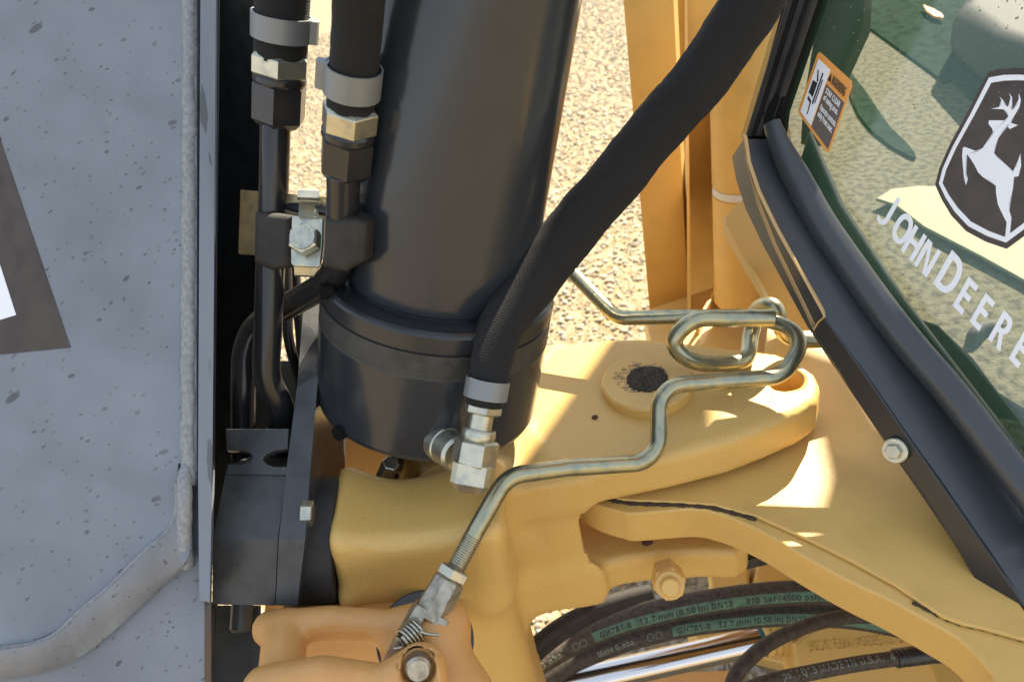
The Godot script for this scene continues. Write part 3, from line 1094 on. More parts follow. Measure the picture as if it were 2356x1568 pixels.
func decals(t: Node3D, go: Vector3, gn: Vector3) -> void:
	var o := go + gn * 0.0004
	var c5 := func(q: Array) -> Array:
		var out := []
		for p in q:
			out.append([1772.0 + 0.3728 * p[0], 0.3728 * p[1]])
		return out
	# emblem: dark shield, pale border, leaping stag
	var em := part("emblem_decal", seen_slab(c5.call([[1020, 1140], [1045, 1040], [1110, 890], [1220, 690], [1345, 450], [1370, 436], [1430, 424], [1520, 419], [1640, 424], [1800, 450], [1900, 500], [1960, 760], [1975, 1050], [1880, 1190], [1700, 1360], [1462, 1535], [1330, 1490], [1210, 1425], [1120, 1330], [1060, 1230]]), o, gn, 0.0004), M.print_brown, t, "dark shield decal with a white leaping stag")
	var outer: Array = c5.call([[1043, 1132], [1066, 1040], [1130, 900], [1240, 700], [1352, 478], [1440, 462], [1530, 460], [1640, 465], [1790, 488], [1870, 530], [1925, 770], [1940, 1040], [1850, 1170], [1680, 1330], [1458, 1496], [1340, 1455], [1225, 1395], [1140, 1305], [1082, 1215]])
	var inner: Array = c5.call([[1065, 1128], [1088, 1045], [1150, 910], [1260, 712], [1366, 510], [1445, 497], [1530, 494], [1640, 500], [1775, 522], [1840, 555], [1895, 775], [1908, 1030], [1825, 1150], [1660, 1305], [1452, 1462], [1350, 1424], [1240, 1366], [1160, 1282], [1104, 1202]])
	var border := Shape.new()
	for i in outer.size():
		var j := (i + 1) % outer.size()
		seen_slab([outer[i], outer[j], inner[j], inner[i]], o + gn * 0.0003, gn, 0.0003, 0.0, border)
	part("border", border, M.white, em)
	var stag := [[1352, 742], [1350, 765], [1372, 792], [1378, 815], [1390, 806], [1375, 832], [1345, 872], [1312, 914], [1285, 936], [1200, 905], [1190, 915], [1187, 965], [1195, 1060], [1200, 1105], [1210, 1142], [1221, 1105], [1207, 1050], [1209, 965], [1218, 950], [1245, 985], [1265, 1022], [1285, 1062], [1312, 1090], [1375, 1125], [1395, 1146], [1396, 1190], [1408, 1262], [1440, 1330], [1462, 1372], [1457, 1440], [1450, 1466], [1482, 1440], [1491, 1342], [1478, 1300], [1476, 1252], [1500, 1165], [1507, 1092], [1535, 1086], [1551, 1020], [1546, 948], [1534, 985], [1524, 1022], [1500, 1058], [1484, 1040], [1440, 1000], [1402, 972], [1384, 945], [1387, 905], [1410, 852], [1440, 800], [1462, 772], [1480, 796], [1531, 772], [1488, 757], [1492, 735], [1516, 702], [1540, 660], [1549, 618], [1537, 573], [1536, 612], [1524, 650], [1498, 680], [1484, 670], [1493, 640], [1495, 600], [1477, 573], [1486, 602], [1481, 640], [1469, 660], [1446, 650], [1441, 620], [1418, 595], [1429, 617], [1430, 645], [1414, 660], [1368, 670], [1443, 674], [1468, 692], [1473, 717], [1458, 742]]
	part("stag", seen_slab(c5.call(stag), o + gn * 0.0003, gn, 0.0003), M.white, em)
	# name: one letter after another along a falling line
	var text := "JOHN DEERE"
	var spots := [[2018, 505, 66], [2042, 538, 60], [2068, 572, 60], [2098, 604, 60], [0, 0, 0], [2141, 647, 78], [2187, 698, 67], [2226, 735, 67], [2268, 775, 67], [2316, 820, 67]]
	var name_s := Shape.new()
	for i in text.length():
		if text[i] == " ":
			continue
		var at := on_plane(spots[i][0], spots[i][1], go + gn * 0.0006, gn)
		var ex := on_plane(spots[i][0] + 68, spots[i][1] + 73, go + gn * 0.0006, gn) - at
		var ey := on_plane(spots[i][0] + 49, spots[i][1] - 87, go + gn * 0.0006, gn) - at
		var k: float = spots[i][2] / 88.0
		if text[i] == "J":
			var hook := PackedVector2Array()
			for q in [[0.30, 1.0], [0.44, 1.0], [0.44, 0.26], [0.41, 0.12], [0.33, 0.02], [0.20, -0.02], [0.07, 0.02], [0.04, 0.16], [0.12, 0.12], [0.20, 0.11], [0.27, 0.15], [0.30, 0.26]]:
				hook.append(Vector2(q[0], q[1]) * k)
			var flat := Shape.new()
			slab(hook, Vector3.ZERO, Vector3.RIGHT, Vector3.UP, 0.0003, 0.0, flat)
			for n in flat.v.size():
				var w := flat.v[n]
				flat.v[n] = at + ex * (w.x - 0.06) + ey * w.y + gn * (w.z + 0.0003)
				flat.n[n] = gn
			var k0 := name_s.v.size()
			for n in flat.v.size():
				name_s.point(flat.v[n], gn)
			for n in range(0, flat.idx.size(), 3):
				name_s.face(k0 + flat.idx[n], k0 + flat.idx[n + 1], k0 + flat.idx[n + 2])
			continue
		letters(text[i], 1.0, func(p: Vector3) -> Vector3: return at + ex * p.x * k * 0.74 + ey * (p.y + 0.5) * k + gn * p.z, true, 0.0003, name_s)
	part("name_lettering", name_s, M.white, t, "white capitals along the lower edge of the window")
	# warning sticker
	var tl := Vector2(1884, 116)
	var tr := Vector2(1964, 190)
	var br := Vector2(1906, 356)
	var bl := Vector2(1835, 257)
	var mapped := func(a: float, b: float) -> Array:
		var p := tl.lerp(tr, a).lerp(bl.lerp(br, a), b)
		return [p.x, p.y]
	var quad := func(a0: float, b0: float, a1: float, b1: float, up: float) -> Shape:
		return seen_slab([mapped.call(a0, b0), mapped.call(a1, b0), mapped.call(a1, b1), mapped.call(a0, b1)], o + gn * up, gn, 0.0002)
	var st := part("warning_sticker", seen_slab([mapped.call(0.04, 0), mapped.call(0.94, 0), mapped.call(1, 0.05), mapped.call(1, 0.95), mapped.call(0.95, 1), mapped.call(0.05, 1), mapped.call(0, 0.96), mapped.call(0, 0.05)], o, gn, 0.0003), M.sticker_orange, t, "orange framed warning sticker in the window's corner")
	part("pictogram_panel", quad.call(0.06, 0.10, 0.40, 0.95, 0.0002), M.white, st)
	part("text_panel", quad.call(0.42, 0.30, 0.95, 0.95, 0.0002), M.sticker_brown, st)
	var write := func(txt: String, a: float, b: float, hgt: float, wide: float, m: Material) -> void:
		var sh := letters(txt, 1.0, func(p: Vector3) -> Vector3:
			var q: Array = mapped.call(a + p.x * wide, b - p.y * hgt)
			return on_plane(q[0], q[1], o + gn * (0.0005 + p.z), gn), true, 0.0002)
		part("sticker_text", sh, m, st)
	write.call("WARNING", 0.51, 0.185, 0.125, 0.058, M.print_black)
	write.call("STAY CLEAR", 0.46, 0.375, 0.078, 0.053, M.white)
	write.call("of swing area.", 0.46, 0.475, 0.075, 0.046, M.white)
	write.call("Operate controls", 0.46, 0.62, 0.075, 0.041, M.white)
	write.call("only from seat.", 0.46, 0.72, 0.075, 0.044, M.white)
	part("alert_triangle", seen_slab([mapped.call(0.455, 0.12), mapped.call(0.495, 0.24), mapped.call(0.415, 0.24)], o + gn * 0.0005, gn, 0.0002), M.print_black, st)
	var pic := Shape.new()
	for q in [[[0.10, 0.42], [0.22, 0.40], [0.22, 0.62], [0.10, 0.62]], [[0.25, 0.22], [0.28, 0.22], [0.28, 0.70], [0.25, 0.70]], [[0.30, 0.30], [0.32, 0.30], [0.32, 0.66], [0.30, 0.66]], [[0.12, 0.24], [0.15, 0.24], [0.22, 0.36], [0.20, 0.40]], [[0.12, 0.66], [0.22, 0.68], [0.24, 0.88], [0.22, 0.88], [0.20, 0.72], [0.12, 0.71]]]:
		var pts := []
		for p in q:
			pts.append(mapped.call(p[0], p[1]))
		seen_slab(pts, o + gn * 0.0005, gn, 0.0002, 0.0, pic)
	part("pictogram", pic, M.print_black, st)


# upright prisms: an outline seen at one height, drawn out along the plumb line
func upright(pts: Array, level: float, lo: float, hi: float, bevel := 0.001) -> Shape:
	var out := PackedVector2Array()
	for q in pts:
		var p := on_level(q[0], q[1], level) if q.size() == 2 else P(q[0], q[1], q[2])
		out.append(Vector2(p.x, -p.z))
	return slab(out, Vector3(0, hi, 0), Vector3.RIGHT, Vector3(0, 0, -1), hi - lo, bevel)


func post_and_pipe() -> void:
	var base := P(1560, 760, 0.80)
	var t := thing("blade_post", "tall yellow steel channel post with chipped edges standing behind the black sleeved hose", "post", base)
	var y0 := P(1560, 760, 0.80).y
	part("post_flange", upright([[1470, 420, 0.800], [1570, 420, 0.806], [1578, 420, 0.822], [1478, 420, 0.816]], 0, y0 - 0.06, eye.y - 0.165), M.yellow, t)
	part("post_side", loft([[P(1575, -40, 0.806), P(1581, -40, 0.806), P(1590, 720, 0.806), P(1583, 720, 0.806)], [P(1572, -40, 0.96), P(1577, -40, 0.96), P(1586, 720, 0.96), P(1580, 720, 0.96)]]), M.yellow, t)
	part("post_side", loft([[P(1650, -40, 0.83), P(1656, -40, 0.83), P(1668, 720, 0.83), P(1662, 720, 0.83)], [P(1646, -40, 0.96), P(1652, -40, 0.96), P(1664, 720, 0.96), P(1658, 720, 0.96)]]), M.yellow, t)  # right wall, added to close the channel and darken its inside
	part("post_web", upright([[1560, 425, 0.95], [1680, 425, 0.95], [1680, 425, 0.965], [1560, 425, 0.965]], 0, y0 - 0.30, eye.y - 0.10), M.yellow, t)
	# rounded yellow pipe right of it
	var pipe := thing("blade_cylinder", "round yellow painted cylinder with a bare steel band, right of the channel post", "cylinder", P(1700, 690, 0.80))
	var foot := P(1702, 690, 0.80)
	part("pipe_body", lathe(foot, Vector3.UP, [[0.0, 0.0], [0.0, 0.0245], [0.003, 0.0262], [0.0145, 0.0262], [0.0155, 0.0255], [0.125, 0.0255], [0.1255, 0.0245], [0.1355, 0.0245], [0.136, 0.0255], [0.275, 0.0255], [0.28, 0.024], [0.28, 0.0]], 48), M.yellow, pipe)
	part("steel_band", lathe(foot + Vector3(0, 0.127, 0), Vector3.UP, [[0.0, 0.0245], [0.0, 0.0252], [0.007, 0.0252], [0.007, 0.0245]], 48), M.scrape, pipe)
	var chip := Shape.new()
	ball(P(1666, 256, 0.7 - 0.012), Vector3(0.0018, 0.0042, 0.0018), chip, 0.3, 6)
	# lower shelf in front of both
	var sh := thing("lower_shelf", "yellow steel shelf below the channel post behind the lug", "shelf", P(1600, 770, 0.82))
	part("shelf_plate", upright([[1480, 715], [1500, 800], [1760, 810], [1830, 640], [1640, 660]], y0 - 0.012, y0 - 0.05, y0 - 0.012, 0.002), M.yellow, sh)
	var rib := upright([[1600, 745, 0.80], [1609, 745, 0.80], [1660, 690, 0.86], [1652, 690, 0.86]], 0, y0 - 0.03, y0 + 0.006)
	part("shelf_rib", rib, M.yellow, sh)
	# bracket under the cab corner
	var bt := thing("cab_mount", "tan angled mounting plate with rounded corner under the cab's edge", "bracket", P(1760, 620, 0.50))
	part("mount_plate", seen_slab([[1683, 480], [1700, 466], [1722, 450], [1745, 470], [1860, 690], [1880, 760], [1800, 764], [1790, 740], [1670, 516], [1670, 500]], P(1760, 620, 0.560), V(-0.35, -0.25, 0.90), 0.008, 0.001), M.yellow, bt)
	part("mount_rib", seen_slab([[1662, 498], [1670, 500], [1672, 516], [1792, 742], [1770, 716], [1664, 540]], P(1700, 600, 0.570), V(-0.9, 0.1, 0.4), 0.004), M.yellow, bt)


func boom() -> void:
	var t := thing("boom", "grey boom side speckled with dirt, cut off by the left edge", "boom", P(300, 900, 0.40))
	var n := V(0.03, 0.095, 0.99)
	var o := P(220, 700, 0.40)
	var up: Array = [[-120, -80], [452, -80], [452, 1085], [410, 1065], [405, 1170], [388, 1213], [328, 1268], [258, 1338], [188, 1398], [128, 1452], [74, 1477], [0, 1489], [-120, 1500]]
	part("side_plate", seen_slab(up, o, n, 0.012, 0.0005), M.splashed, t)
	var o2 := o - n * 0.012
	part("lower_plate", seen_slab([[-120, 1420], [60, 1420], [300, 1240], [380, 1150], [386, 1040], [470, 1040], [470, 1700], [-120, 1700]], o2, n, 0.01, 0.0005), M.splashed, t)
	# rim bar: weld bead along its top, flat band, steep lower face
	var a := [[-120, 1512], [0, 1494], [75, 1482], [130, 1457], [190, 1403], [260, 1343], [330, 1273], [390, 1218], [408, 1170]]
	var b := [[-120, 1550], [0, 1534], [95, 1514], [180, 1470], [240, 1425], [300, 1380], [360, 1335], [420, 1300], [438, 1262]]
	var c := [[-120, 1590], [0, 1566], [110, 1545], [190, 1506], [255, 1456], [325, 1392], [375, 1345], [424, 1305], [440, 1272]]
	var s := Shape.new()
	var wob := FastNoiseLite.new()
	wob.seed = 4
	wob.frequency = 0.03
	var rows := []
	for k in 4:
		var pts := []
		var src: Array = [a, b, c, c][k]
		for q in src:
			var d := [0.0035, 0.0022, -0.0075, -0.0125][k] as float
			pts.append(on_plane(q[0], q[1], o + n * d, n))
		rows.append(resample(smooth_path(pts, 12), 0.0012))
	var m: int = 1000
	for r in rows:
		m = mini(m, r.size())
	var ids := []
	for k in 4:
		var r: PackedVector3Array = rows[k]
		var line := []
		for i in m:
			var p := r[int(float(i) * (r.size() - 1) / (m - 1))]
			p += n * 0.0003 * wob.get_noise_2d(i * 3.0, k * 40.0)
			line.append(s.point(p, n, Vector2(i * 0.0012, k * 0.012)))
		ids.append(line)
	for k in 3:
		for i in m - 1:
			s.quad(ids[k][i], ids[k][i + 1], ids[k + 1][i + 1], ids[k + 1][i])
	smooth_normals(s)
	part("rim_bar", s, M.rim, t)
	var w := Shape.new()
	var pts := []
	for q in a:
		pts.append(on_plane(q[0], q[1], o + n * 0.0005, n))
	pts.append(on_plane(408, 1110, o + n * 0.0005, n))
	var bead := func(sh: float, an: float) -> float: return 0.0017 + 0.0001 * sin(sh * 420.0) + 0.00012 * sin(an * 2.0 + sh * 27.0)
	tube(resample(smooth_path(pts, 10), 0.0014), bead, 10, true, w)
	part("rim_weld", w, M.weld, t)
	# tip of the bar that runs up beside the flange
	var tip := [on_plane(425, 1068, o + n * 0.001, n), on_plane(424, 1110, o + n * 0.003, n), on_plane(424, 1170, o + n * 0.003, n), on_plane(424, 1250, o, n), on_plane(432, 1300, o - n * 0.006, n)]
	part("rim_tip", tube(resample(smooth_path(tip, 10), 0.0015), func(sh: float, an: float) -> float: return 0.0038 + 0.00015 * sin(sh * 30.0 + an * 2.0) - 0.002 * pow(1.0 - minf(sh * 5.0, 1.0), 2.0), 14), M.weld, t)
	# upright weld beside the flange
	var line := []
	for i in 520:
		var y := -80.0 + i * 2.3
		line.append(on_plane(437.0 + 1.5 * sin(i * 0.09) + 1.0 * sin(i * 0.31) - i * 0.0075, y, o - n * 0.0012, n))
	part("flange_weld", tube(PackedVector3Array(line), func(sh: float, an: float) -> float: return 0.0040 + 0.00009 * sin(sh * 640.0 + cos(an) * 2.0) + 0.00012 * sin(an * 3.0 + sh * 31.0) + 0.00012 * sin(sh * 57.0 + an), 14), M.weld, t)
	# end flange, edge on
	var fz := 0.392
	var bz := 0.50
	var ring := func(x0: float, x1: float, z: float, y0: float, y1: float, lean: float) -> Array:
		return [P(x0, y0, z), P(x1, y0, z), P(x1 + lean, y1, z), P(x0 + lean, y1, z)]
	var fo := o + n * 0.004
	part("end_flange", loft([[on_plane(461, -80, fo, n), on_plane(498, -80, fo, n), on_plane(488, 1080, fo, n), on_plane(482, 1384, fo, n), on_plane(458, 1380, fo, n), on_plane(455, 1080, fo, n)],
		[on_plane(461, -80, fo - n * 0.004, n), P(506, -80, 0.40), P(494, 1080, 0.405), P(486, 1390, 0.405), on_plane(458, 1380, fo - n * 0.02, n), on_plane(455, 1080, fo - n * 0.02, n)]]), M.splashed, t)
	# the boom's hollow behind the flange, in which the tubes run down
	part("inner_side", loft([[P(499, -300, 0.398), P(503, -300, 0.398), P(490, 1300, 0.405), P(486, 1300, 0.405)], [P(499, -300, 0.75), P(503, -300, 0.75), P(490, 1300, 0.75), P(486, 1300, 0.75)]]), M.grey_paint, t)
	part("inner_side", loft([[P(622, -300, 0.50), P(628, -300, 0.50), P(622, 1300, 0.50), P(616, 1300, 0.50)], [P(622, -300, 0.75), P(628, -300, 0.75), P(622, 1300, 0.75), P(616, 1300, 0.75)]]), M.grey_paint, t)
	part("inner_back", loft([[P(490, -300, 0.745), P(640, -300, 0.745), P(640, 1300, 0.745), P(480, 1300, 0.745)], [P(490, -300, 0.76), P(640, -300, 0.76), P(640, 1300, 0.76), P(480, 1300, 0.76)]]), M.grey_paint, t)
	# boom foot: block and lug plate, both bent a little below the middle
	part("foot_block", foot([[522, 1072, 0.425], [489, 1240, 0.405], [488, 1390, 0.412]], [[660, 1074, 0.425], [639, 1240, 0.405], [632, 1392, 0.412]], 0.07), M.grey_paint, t)
	part("foot_lug", foot([[699, 690, 0.474], [683, 890, 0.440], [659, 1076, 0.422], [641, 1240, 0.402], [634, 1392, 0.409]], [[738, 690, 0.474], [732, 862, 0.440], [713, 1088, 0.422], [702, 1240, 0.402], [683, 1394, 0.409]], 0.09), M.grey_paint, t)
	# top of the foot, notched on both sides for the tubes
	part("foot_top", seen_slab([[518, 985], [664, 985], [662, 1032], [632, 1036], [612, 1044], [604, 1054], [612, 1066], [632, 1074], [662, 1075], [660, 1092], [520, 1090], [522, 1068], [556, 1066], [574, 1060], [580, 1050], [572, 1040], [552, 1035], [520, 1035]], P(590, 1080, 0.422), V(0, 0.40, 0.92), 0.006, 0.0008), M.grey_paint, t)
	part("inner_web", loft([[P(560, 830, 0.53), P(735, 830, 0.53), P(700, 1060, 0.52), P(540, 1060, 0.52)], [P(560, 830, 0.545), P(735, 830, 0.545), P(700, 1060, 0.54), P(540, 1060, 0.54)]]), M.grey_paint, t)
	# below the block
	part("lower_shell", lathe(P(478, 1385, 0.44), V(0.03, -0.9, 0.35), [[0.0, 0.0], [0.0, 0.0055], [0.06, 0.0065], [0.09, 0.0065]], 24), M.grey_paint, t)
	part("lower_web", loft([[P(470, 1392, 0.46), P(600, 1392, 0.46), P(600, 1640, 0.44), P(470, 1640, 0.44)], [P(470, 1392, 0.48), P(600, 1392, 0.48), P(600, 1640, 0.46), P(470, 1640, 0.46)]]), M.rough_black, t)
	part("stub", lathe(P(557, 1388, 0.448), V(0.0, -0.95, 0.2), [[0.0, 0.0], [0.0, 0.0062], [0.014, 0.0062], [0.0155, 0.005], [0.0155, 0.0]], 24), M.grey_paint, t)
	part("lug_bolt", nut(P(692, 1181, 0.4115), P(721, 1181, 0.4120), 0.0070, 0.5), M.zinc, t)
	# decal: dark field with a white field inside it
	part("decal_field", seen_slab([[-120, 40], [0, 318], [2, 330], [161, 799], [0, 815], [-120, 822]], o + n * 0.0004, n, 0.0004), M.print_brown, t, "dark brown slanted decal at the boom's left edge")
	part("decal_inset", seen_slab([[-120, 300], [0, 612], [36, 724], [0, 735], [-120, 740]], o + n * 0.0006, n, 0.0003), M.white, t, "white slanted field inside the brown decal")
	# bush between boom foot and bracket neck
	var bu := thing("pivot_bush", "black rubber bush between the grey boom foot and the yellow neck", "bush", P(742, 1243, 0.45))
	var bx := (P(784, 1243, 0.448) - P(690, 1245, 0.446)).normalized()
	part("bush_body", lathe(P(690, 1243, 0.446), bx, [[0.0, 0.0], [0.0, 0.034], [0.0015, 0.0362], [0.0232, 0.0362], [0.0238, 0.034], [0.0238, 0.0]], 56), M.rubber, bu)


# a plate end given by its left and right front edges, with a softened fold
func foot(left: Array, right: Array, depth: float) -> Shape:
	var s := Shape.new()
	var back := lens.z * -depth
	for i in left.size() - 1:
		var a := P(left[i][0], left[i][1], left[i][2])
		var b := P(right[i][0], right[i][1], right[i][2])
		var c := P(right[i + 1][0], right[i + 1][1], right[i + 1][2])
		var d := P(left[i + 1][0], left[i + 1][1], left[i + 1][2])
		s.flat([a, b, c, d], lens.z)
		s.flat([a, d, d + back, a + back], -lens.x)
		s.flat([b, c, c + back, b + back], lens.x)
	var k := left.size() - 1
	s.flat([P(left[0][0], left[0][1], left[0][2]), P(right[0][0], right[0][1], right[0][2]), P(right[0][0], right[0][1], right[0][2]) + back, P(left[0][0], left[0][1], left[0][2]) + back], lens.y)
	s.flat([P(left[k][0], left[k][1], left[k][2]), P(right[k][0], right[k][1], right[k][2]), P(right[k][0], right[k][1], right[k][2]) + back, P(left[k][0], left[k][1], left[k][2]) + back], -lens.y)
	return s


func boom_cylinder() -> void:
	var a := P(1014, 628, 0.43)
	var d := V(-0.1443, -0.8668, -0.4775)
	var t := thing("boom_cylinder", "large black hydraulic cylinder with wider collar at its lower end", "hydraulic cylinder", a)
	part("barrel", lathe(a - d * 0.42, d, [[0.0, 0.0], [0.0, 0.0523], [0.4215, 0.0523], [0.4225, 0.0515], [0.425, 0.0515]], 128), M.barrel, t)
	part("collar", lathe(a, d, [[0.0035, 0.0515], [0.0035, 0.0635], [0.0045, 0.0652], [0.0060, 0.0660], [0.0142, 0.0660], [0.0146, 0.0650], [0.0156, 0.0650], [0.0160, 0.0660]], 128), M.black_paint, t)
	part("collar_band", lathe(a, d, [[0.0160, 0.0660], [0.0300, 0.0662], [0.0304, 0.0664]], 128), M.rough_black, t, "rough scuffed band round the collar")
	part("gland", lathe(a, d, [[0.0304, 0.0664], [0.0795, 0.0664], [0.0825, 0.0655], [0.0835, 0.0640], [0.0835, 0.022]], 128), M.barrel, t)
	# spanner notches in the rims
	var side := d.cross(lens.z).normalized()
	var front := side.cross(d).normalized()
	if front.dot(lens.z) < 0:
		front = -front
	for q in [[0.0036, -148.0, 0.0655], [0.0808, -128.0, 0.0658], [0.0808, -46.0, 0.0658]]:
		var an := deg_to_rad(q[1])
		var dir := (lens.x - d * lens.x.dot(d)).normalized() * cos(an) - (front * sin(an))
		var c: Vector3 = a + d * q[0] + dir * q[2]
		part("notch", lathe(c - dir * 0.004, dir, [[0, 0], [0, 0.0042], [0.0052, 0.0042], [0.0052, 0.0]], 20), M.dark, t)
	part("piston_rod", lathe(a, d, [[0.0835, 0.0215], [0.16, 0.0215]], 64), M.chrome, t)
	var foot_a := a + d * 0.118
	part("rod_eye", lathe(foot_a - lens.x * 0.03, lens.x, [[0.0, 0.0], [0.0, 0.034], [0.06, 0.034], [0.06, 0.0]], 40), M.cast_yellow, t)
	var rw := [P(705, 960, 0.53), P(1100, 960, 0.53), P(1100, 1240, 0.64), P(700, 1240, 0.64)]
	part("rod_eye_web", loft([rw, rw.map(func(p: Vector3) -> Vector3: return p - lens.z * 0.03)]), M.cast_yellow, t)
	part("black_boss", lathe(P(752, 880, 0.50), P(750, 1000, 0.50) - P(752, 880, 0.50), [[0.0, 0.0], [0.0, 0.0100], [0.035, 0.0100], [0.0365, 0.0085], [0.0365, 0.0]], 32), M.dark, t)
	part("grease_fitting", nut(P(884, 1098, 0.475), P(899, 1064, 0.465), 0.0055), M.zinc, t)


func boom_hoses() -> void:
	# each: sleeve, clamp band, hose nut, swivel nut, and the steel tube it feeds
	hose_end("hydraulic_hose", "left black sleeved hose beside the grey boom, highest band at the picture's top", [[656, -160, 0.358], [652, -40, 0.370], [648, 40, 0.378], [645, 132, 0.388]], 62.0, [[654, 32], [650, 88]], 68.0, [[642, 118], [640, 172]], 67.0, [[642, 170], [638, 292]], 62.0, 0.385, 0.35)
	hose_end("hydraulic_hose", "right black sleeved hose against the cylinder, band lower than its neighbour's", [[836, -160, 0.288], [827, -30, 0.306], [818, 110, 0.324], [806, 252, 0.342]], 57.0, [[803, 150], [800, 214]], 66.0, [[804, 242], [803, 300]], 65.0, [[800, 296], [796, 408]], 64.0, 0.338, 0.2)
	var t1 := thing("steel_tube", "straight black steel tube below the left hose, running down to the boom foot", "tube", P(630, 290, 0.41))
	var path := [P(633, 285, 0.402), P(631, 380, 0.408), P(628, 470, 0.415), P(622, 600, 0.424), P(616, 760, 0.432), P(612, 840, 0.437), P(618, 880, 0.441), P(640, 925, 0.448), P(647, 960, 0.454), P(645, 1060, 0.468)]
	part("pipe", tube(smooth_path(path, 10), func(sh: float, an: float) -> float: return 0.0079, 24), M.tube_black, t1)
	var t2 := thing("steel_tube", "black steel tube below the right hose, crossing behind the straight tube", "tube", P(790, 400, 0.42))
	path = [P(790, 395, 0.358), P(788, 480, 0.371), P(784, 560, 0.384), P(772, 622, 0.400), P(740, 658, 0.422), P(690, 688, 0.442), P(640, 716, 0.457), P(590, 750, 0.462), P(566, 800, 0.464), P(560, 870, 0.466), P(558, 1060, 0.476)]
	part("pipe", tube(smooth_path(path, 10), func(sh: float, an: float) -> float: return 0.0079 - 0.0005 * sh, 24), M.tube_black, t2)
	# loose hoses behind the tubes
	var back := [[[657, 560, 0.50], [661, 690, 0.50], [664, 780, 0.50], [690, 880, 0.51]], [[676, 560, 0.515], [682, 680, 0.515], [692, 790, 0.515], [690, 900, 0.515]]]
	for i in 2:
		var th := thing("loose_hose", ["black hose behind the tubes, nearer the boom", "black hose behind the tubes, nearer the cylinder"][i], "hose", P(back[i][0][0], back[i][0][1], back[i][0][2]))
		var pts := []
		for q in back[i]:
			pts.append(P(q[0], q[1], q[2]))
		part("hose_body", tube(smooth_path(pts, 8), 0.0034, 16), M.tube_black, th)
	# clamp
	var c := thing("tube_clamp", "zinc plated double tube clamp with brown rubber blocks and hex bolt", "clamp", P(705, 560, 0.42))
	part("back_plate", loft([[P(553, 436, 0.434), P(852, 462, 0.376), P(826, 602, 0.384), P(548, 583, 0.442)], [P(555, 438, 0.440), P(852, 464, 0.380), P(826, 604, 0.388), P(550, 585, 0.448)]]), M.tan_zinc, c)
	for q in [[[580, 488, 0.4085], [668, 496, 0.402], [664, 612, 0.409], [655, 618, 0.4095], [620, 624, 0.4125], [578, 606, 0.4155]], [[742, 500, 0.378], [822, 502, 0.374], [841, 512, 0.374], [832, 604, 0.381], [790, 628, 0.383], [737, 616, 0.385]]]:
		var fr := []
		for p in q:
			fr.append(P(p[0], p[1], p[2] - (0.004 if p[0] < 700 else 0.012)))
		var nn: Vector3 = -(fr[1] - fr[0]).cross(fr[3] - fr[0]).normalized()
		if nn.dot(lens.z) < 0:
			nn = -nn
		part("rubber_block", seen_slab(q.map(func(p: Array) -> Array: return [p[0], p[1]]), fr[0], nn, 0.026, 0.0042), M.rubber, c)
	var so := P(705, 560, 0.386)
	var sn := V(-0.08, 0.24, 0.97)
	part("strap", seen_slab([[670, 497], [676, 494], [736, 497], [744, 502], [742, 560], [737, 608], [730, 614], [674, 611], [668, 604], [668, 560]], so, sn, 0.0022, 0.0009), M.zinc, c)
	part("strap_top", loft([[P(686, 497, 0.3875), P(733, 499, 0.3875), P(731, 465, 0.395), P(688, 463, 0.395)], [P(686, 499, 0.3895), P(733, 501, 0.3895), P(731, 470, 0.398), P(688, 468, 0.398)]]), M.zinc, c)
	part("strap_hook", loft([[P(684, 437, 0.390), P(734, 439, 0.390), P(735, 455, 0.388), P(684, 453, 0.388)], [P(684, 432, 0.396), P(734, 434, 0.396), P(735, 462, 0.396), P(684, 460, 0.396)]]), M.zinc, c)
	part("strap_foot", loft([[P(676, 611, 0.3885), P(734, 614, 0.3885), P(722, 634, 0.391), P(677, 632, 0.391)], [P(676, 613, 0.392), P(734, 616, 0.392), P(722, 638, 0.395), P(677, 636, 0.395)]]), M.zinc, c)
	part("cross_tube", tube(PackedVector3Array([P(650, 474, 0.420), P(770, 486, 0.385)]), 0.0030, 14), M.tube_black, c)
	var bo := P(706, 556, 0.386)
	var bolt := part("bolt", nut(bo, bo + sn * 0.0068, 0.0082, 0.52), M.zinc, c)
	var dome := lathe(bo + sn * 0.0066, sn, [[0.0, 0.0066], [0.0006, 0.0064], [0.0007, 0.0]], 32)
	part("bolt_face", dome, M.zinc, bolt)
	var ex := (lens.x - sn * lens.x.dot(sn)).normalized()
	var ey := sn.cross(ex)
	var mark := Shape.new()
	for q in [["10.9", 0.0045, 3.9, 1.0], ["UBI", 0.0045, 0.75, 1.0]]:
		for i in (q[0] as String).length():
			var an: float = q[2] + (i - 1.2) * 0.36 * (1.0 if q[2] > 2.0 else -1.0)
			var up := ex * cos(an) + ey * sin(an)
			if q[2] > 2.0:
				up = -up
			var rt := up.cross(sn)
			var at: Vector3 = bo + sn * 0.0073 + (up if q[2] < 2.0 else -up) * 0.0045
			letters(q[0][i], 0.0021, func(p: Vector3) -> Vector3: return at + rt * p.x + up * p.y + sn * p.z, true, 0.0003, mark, true)
	part("bolt_marks", mark, M.zinc, bolt)


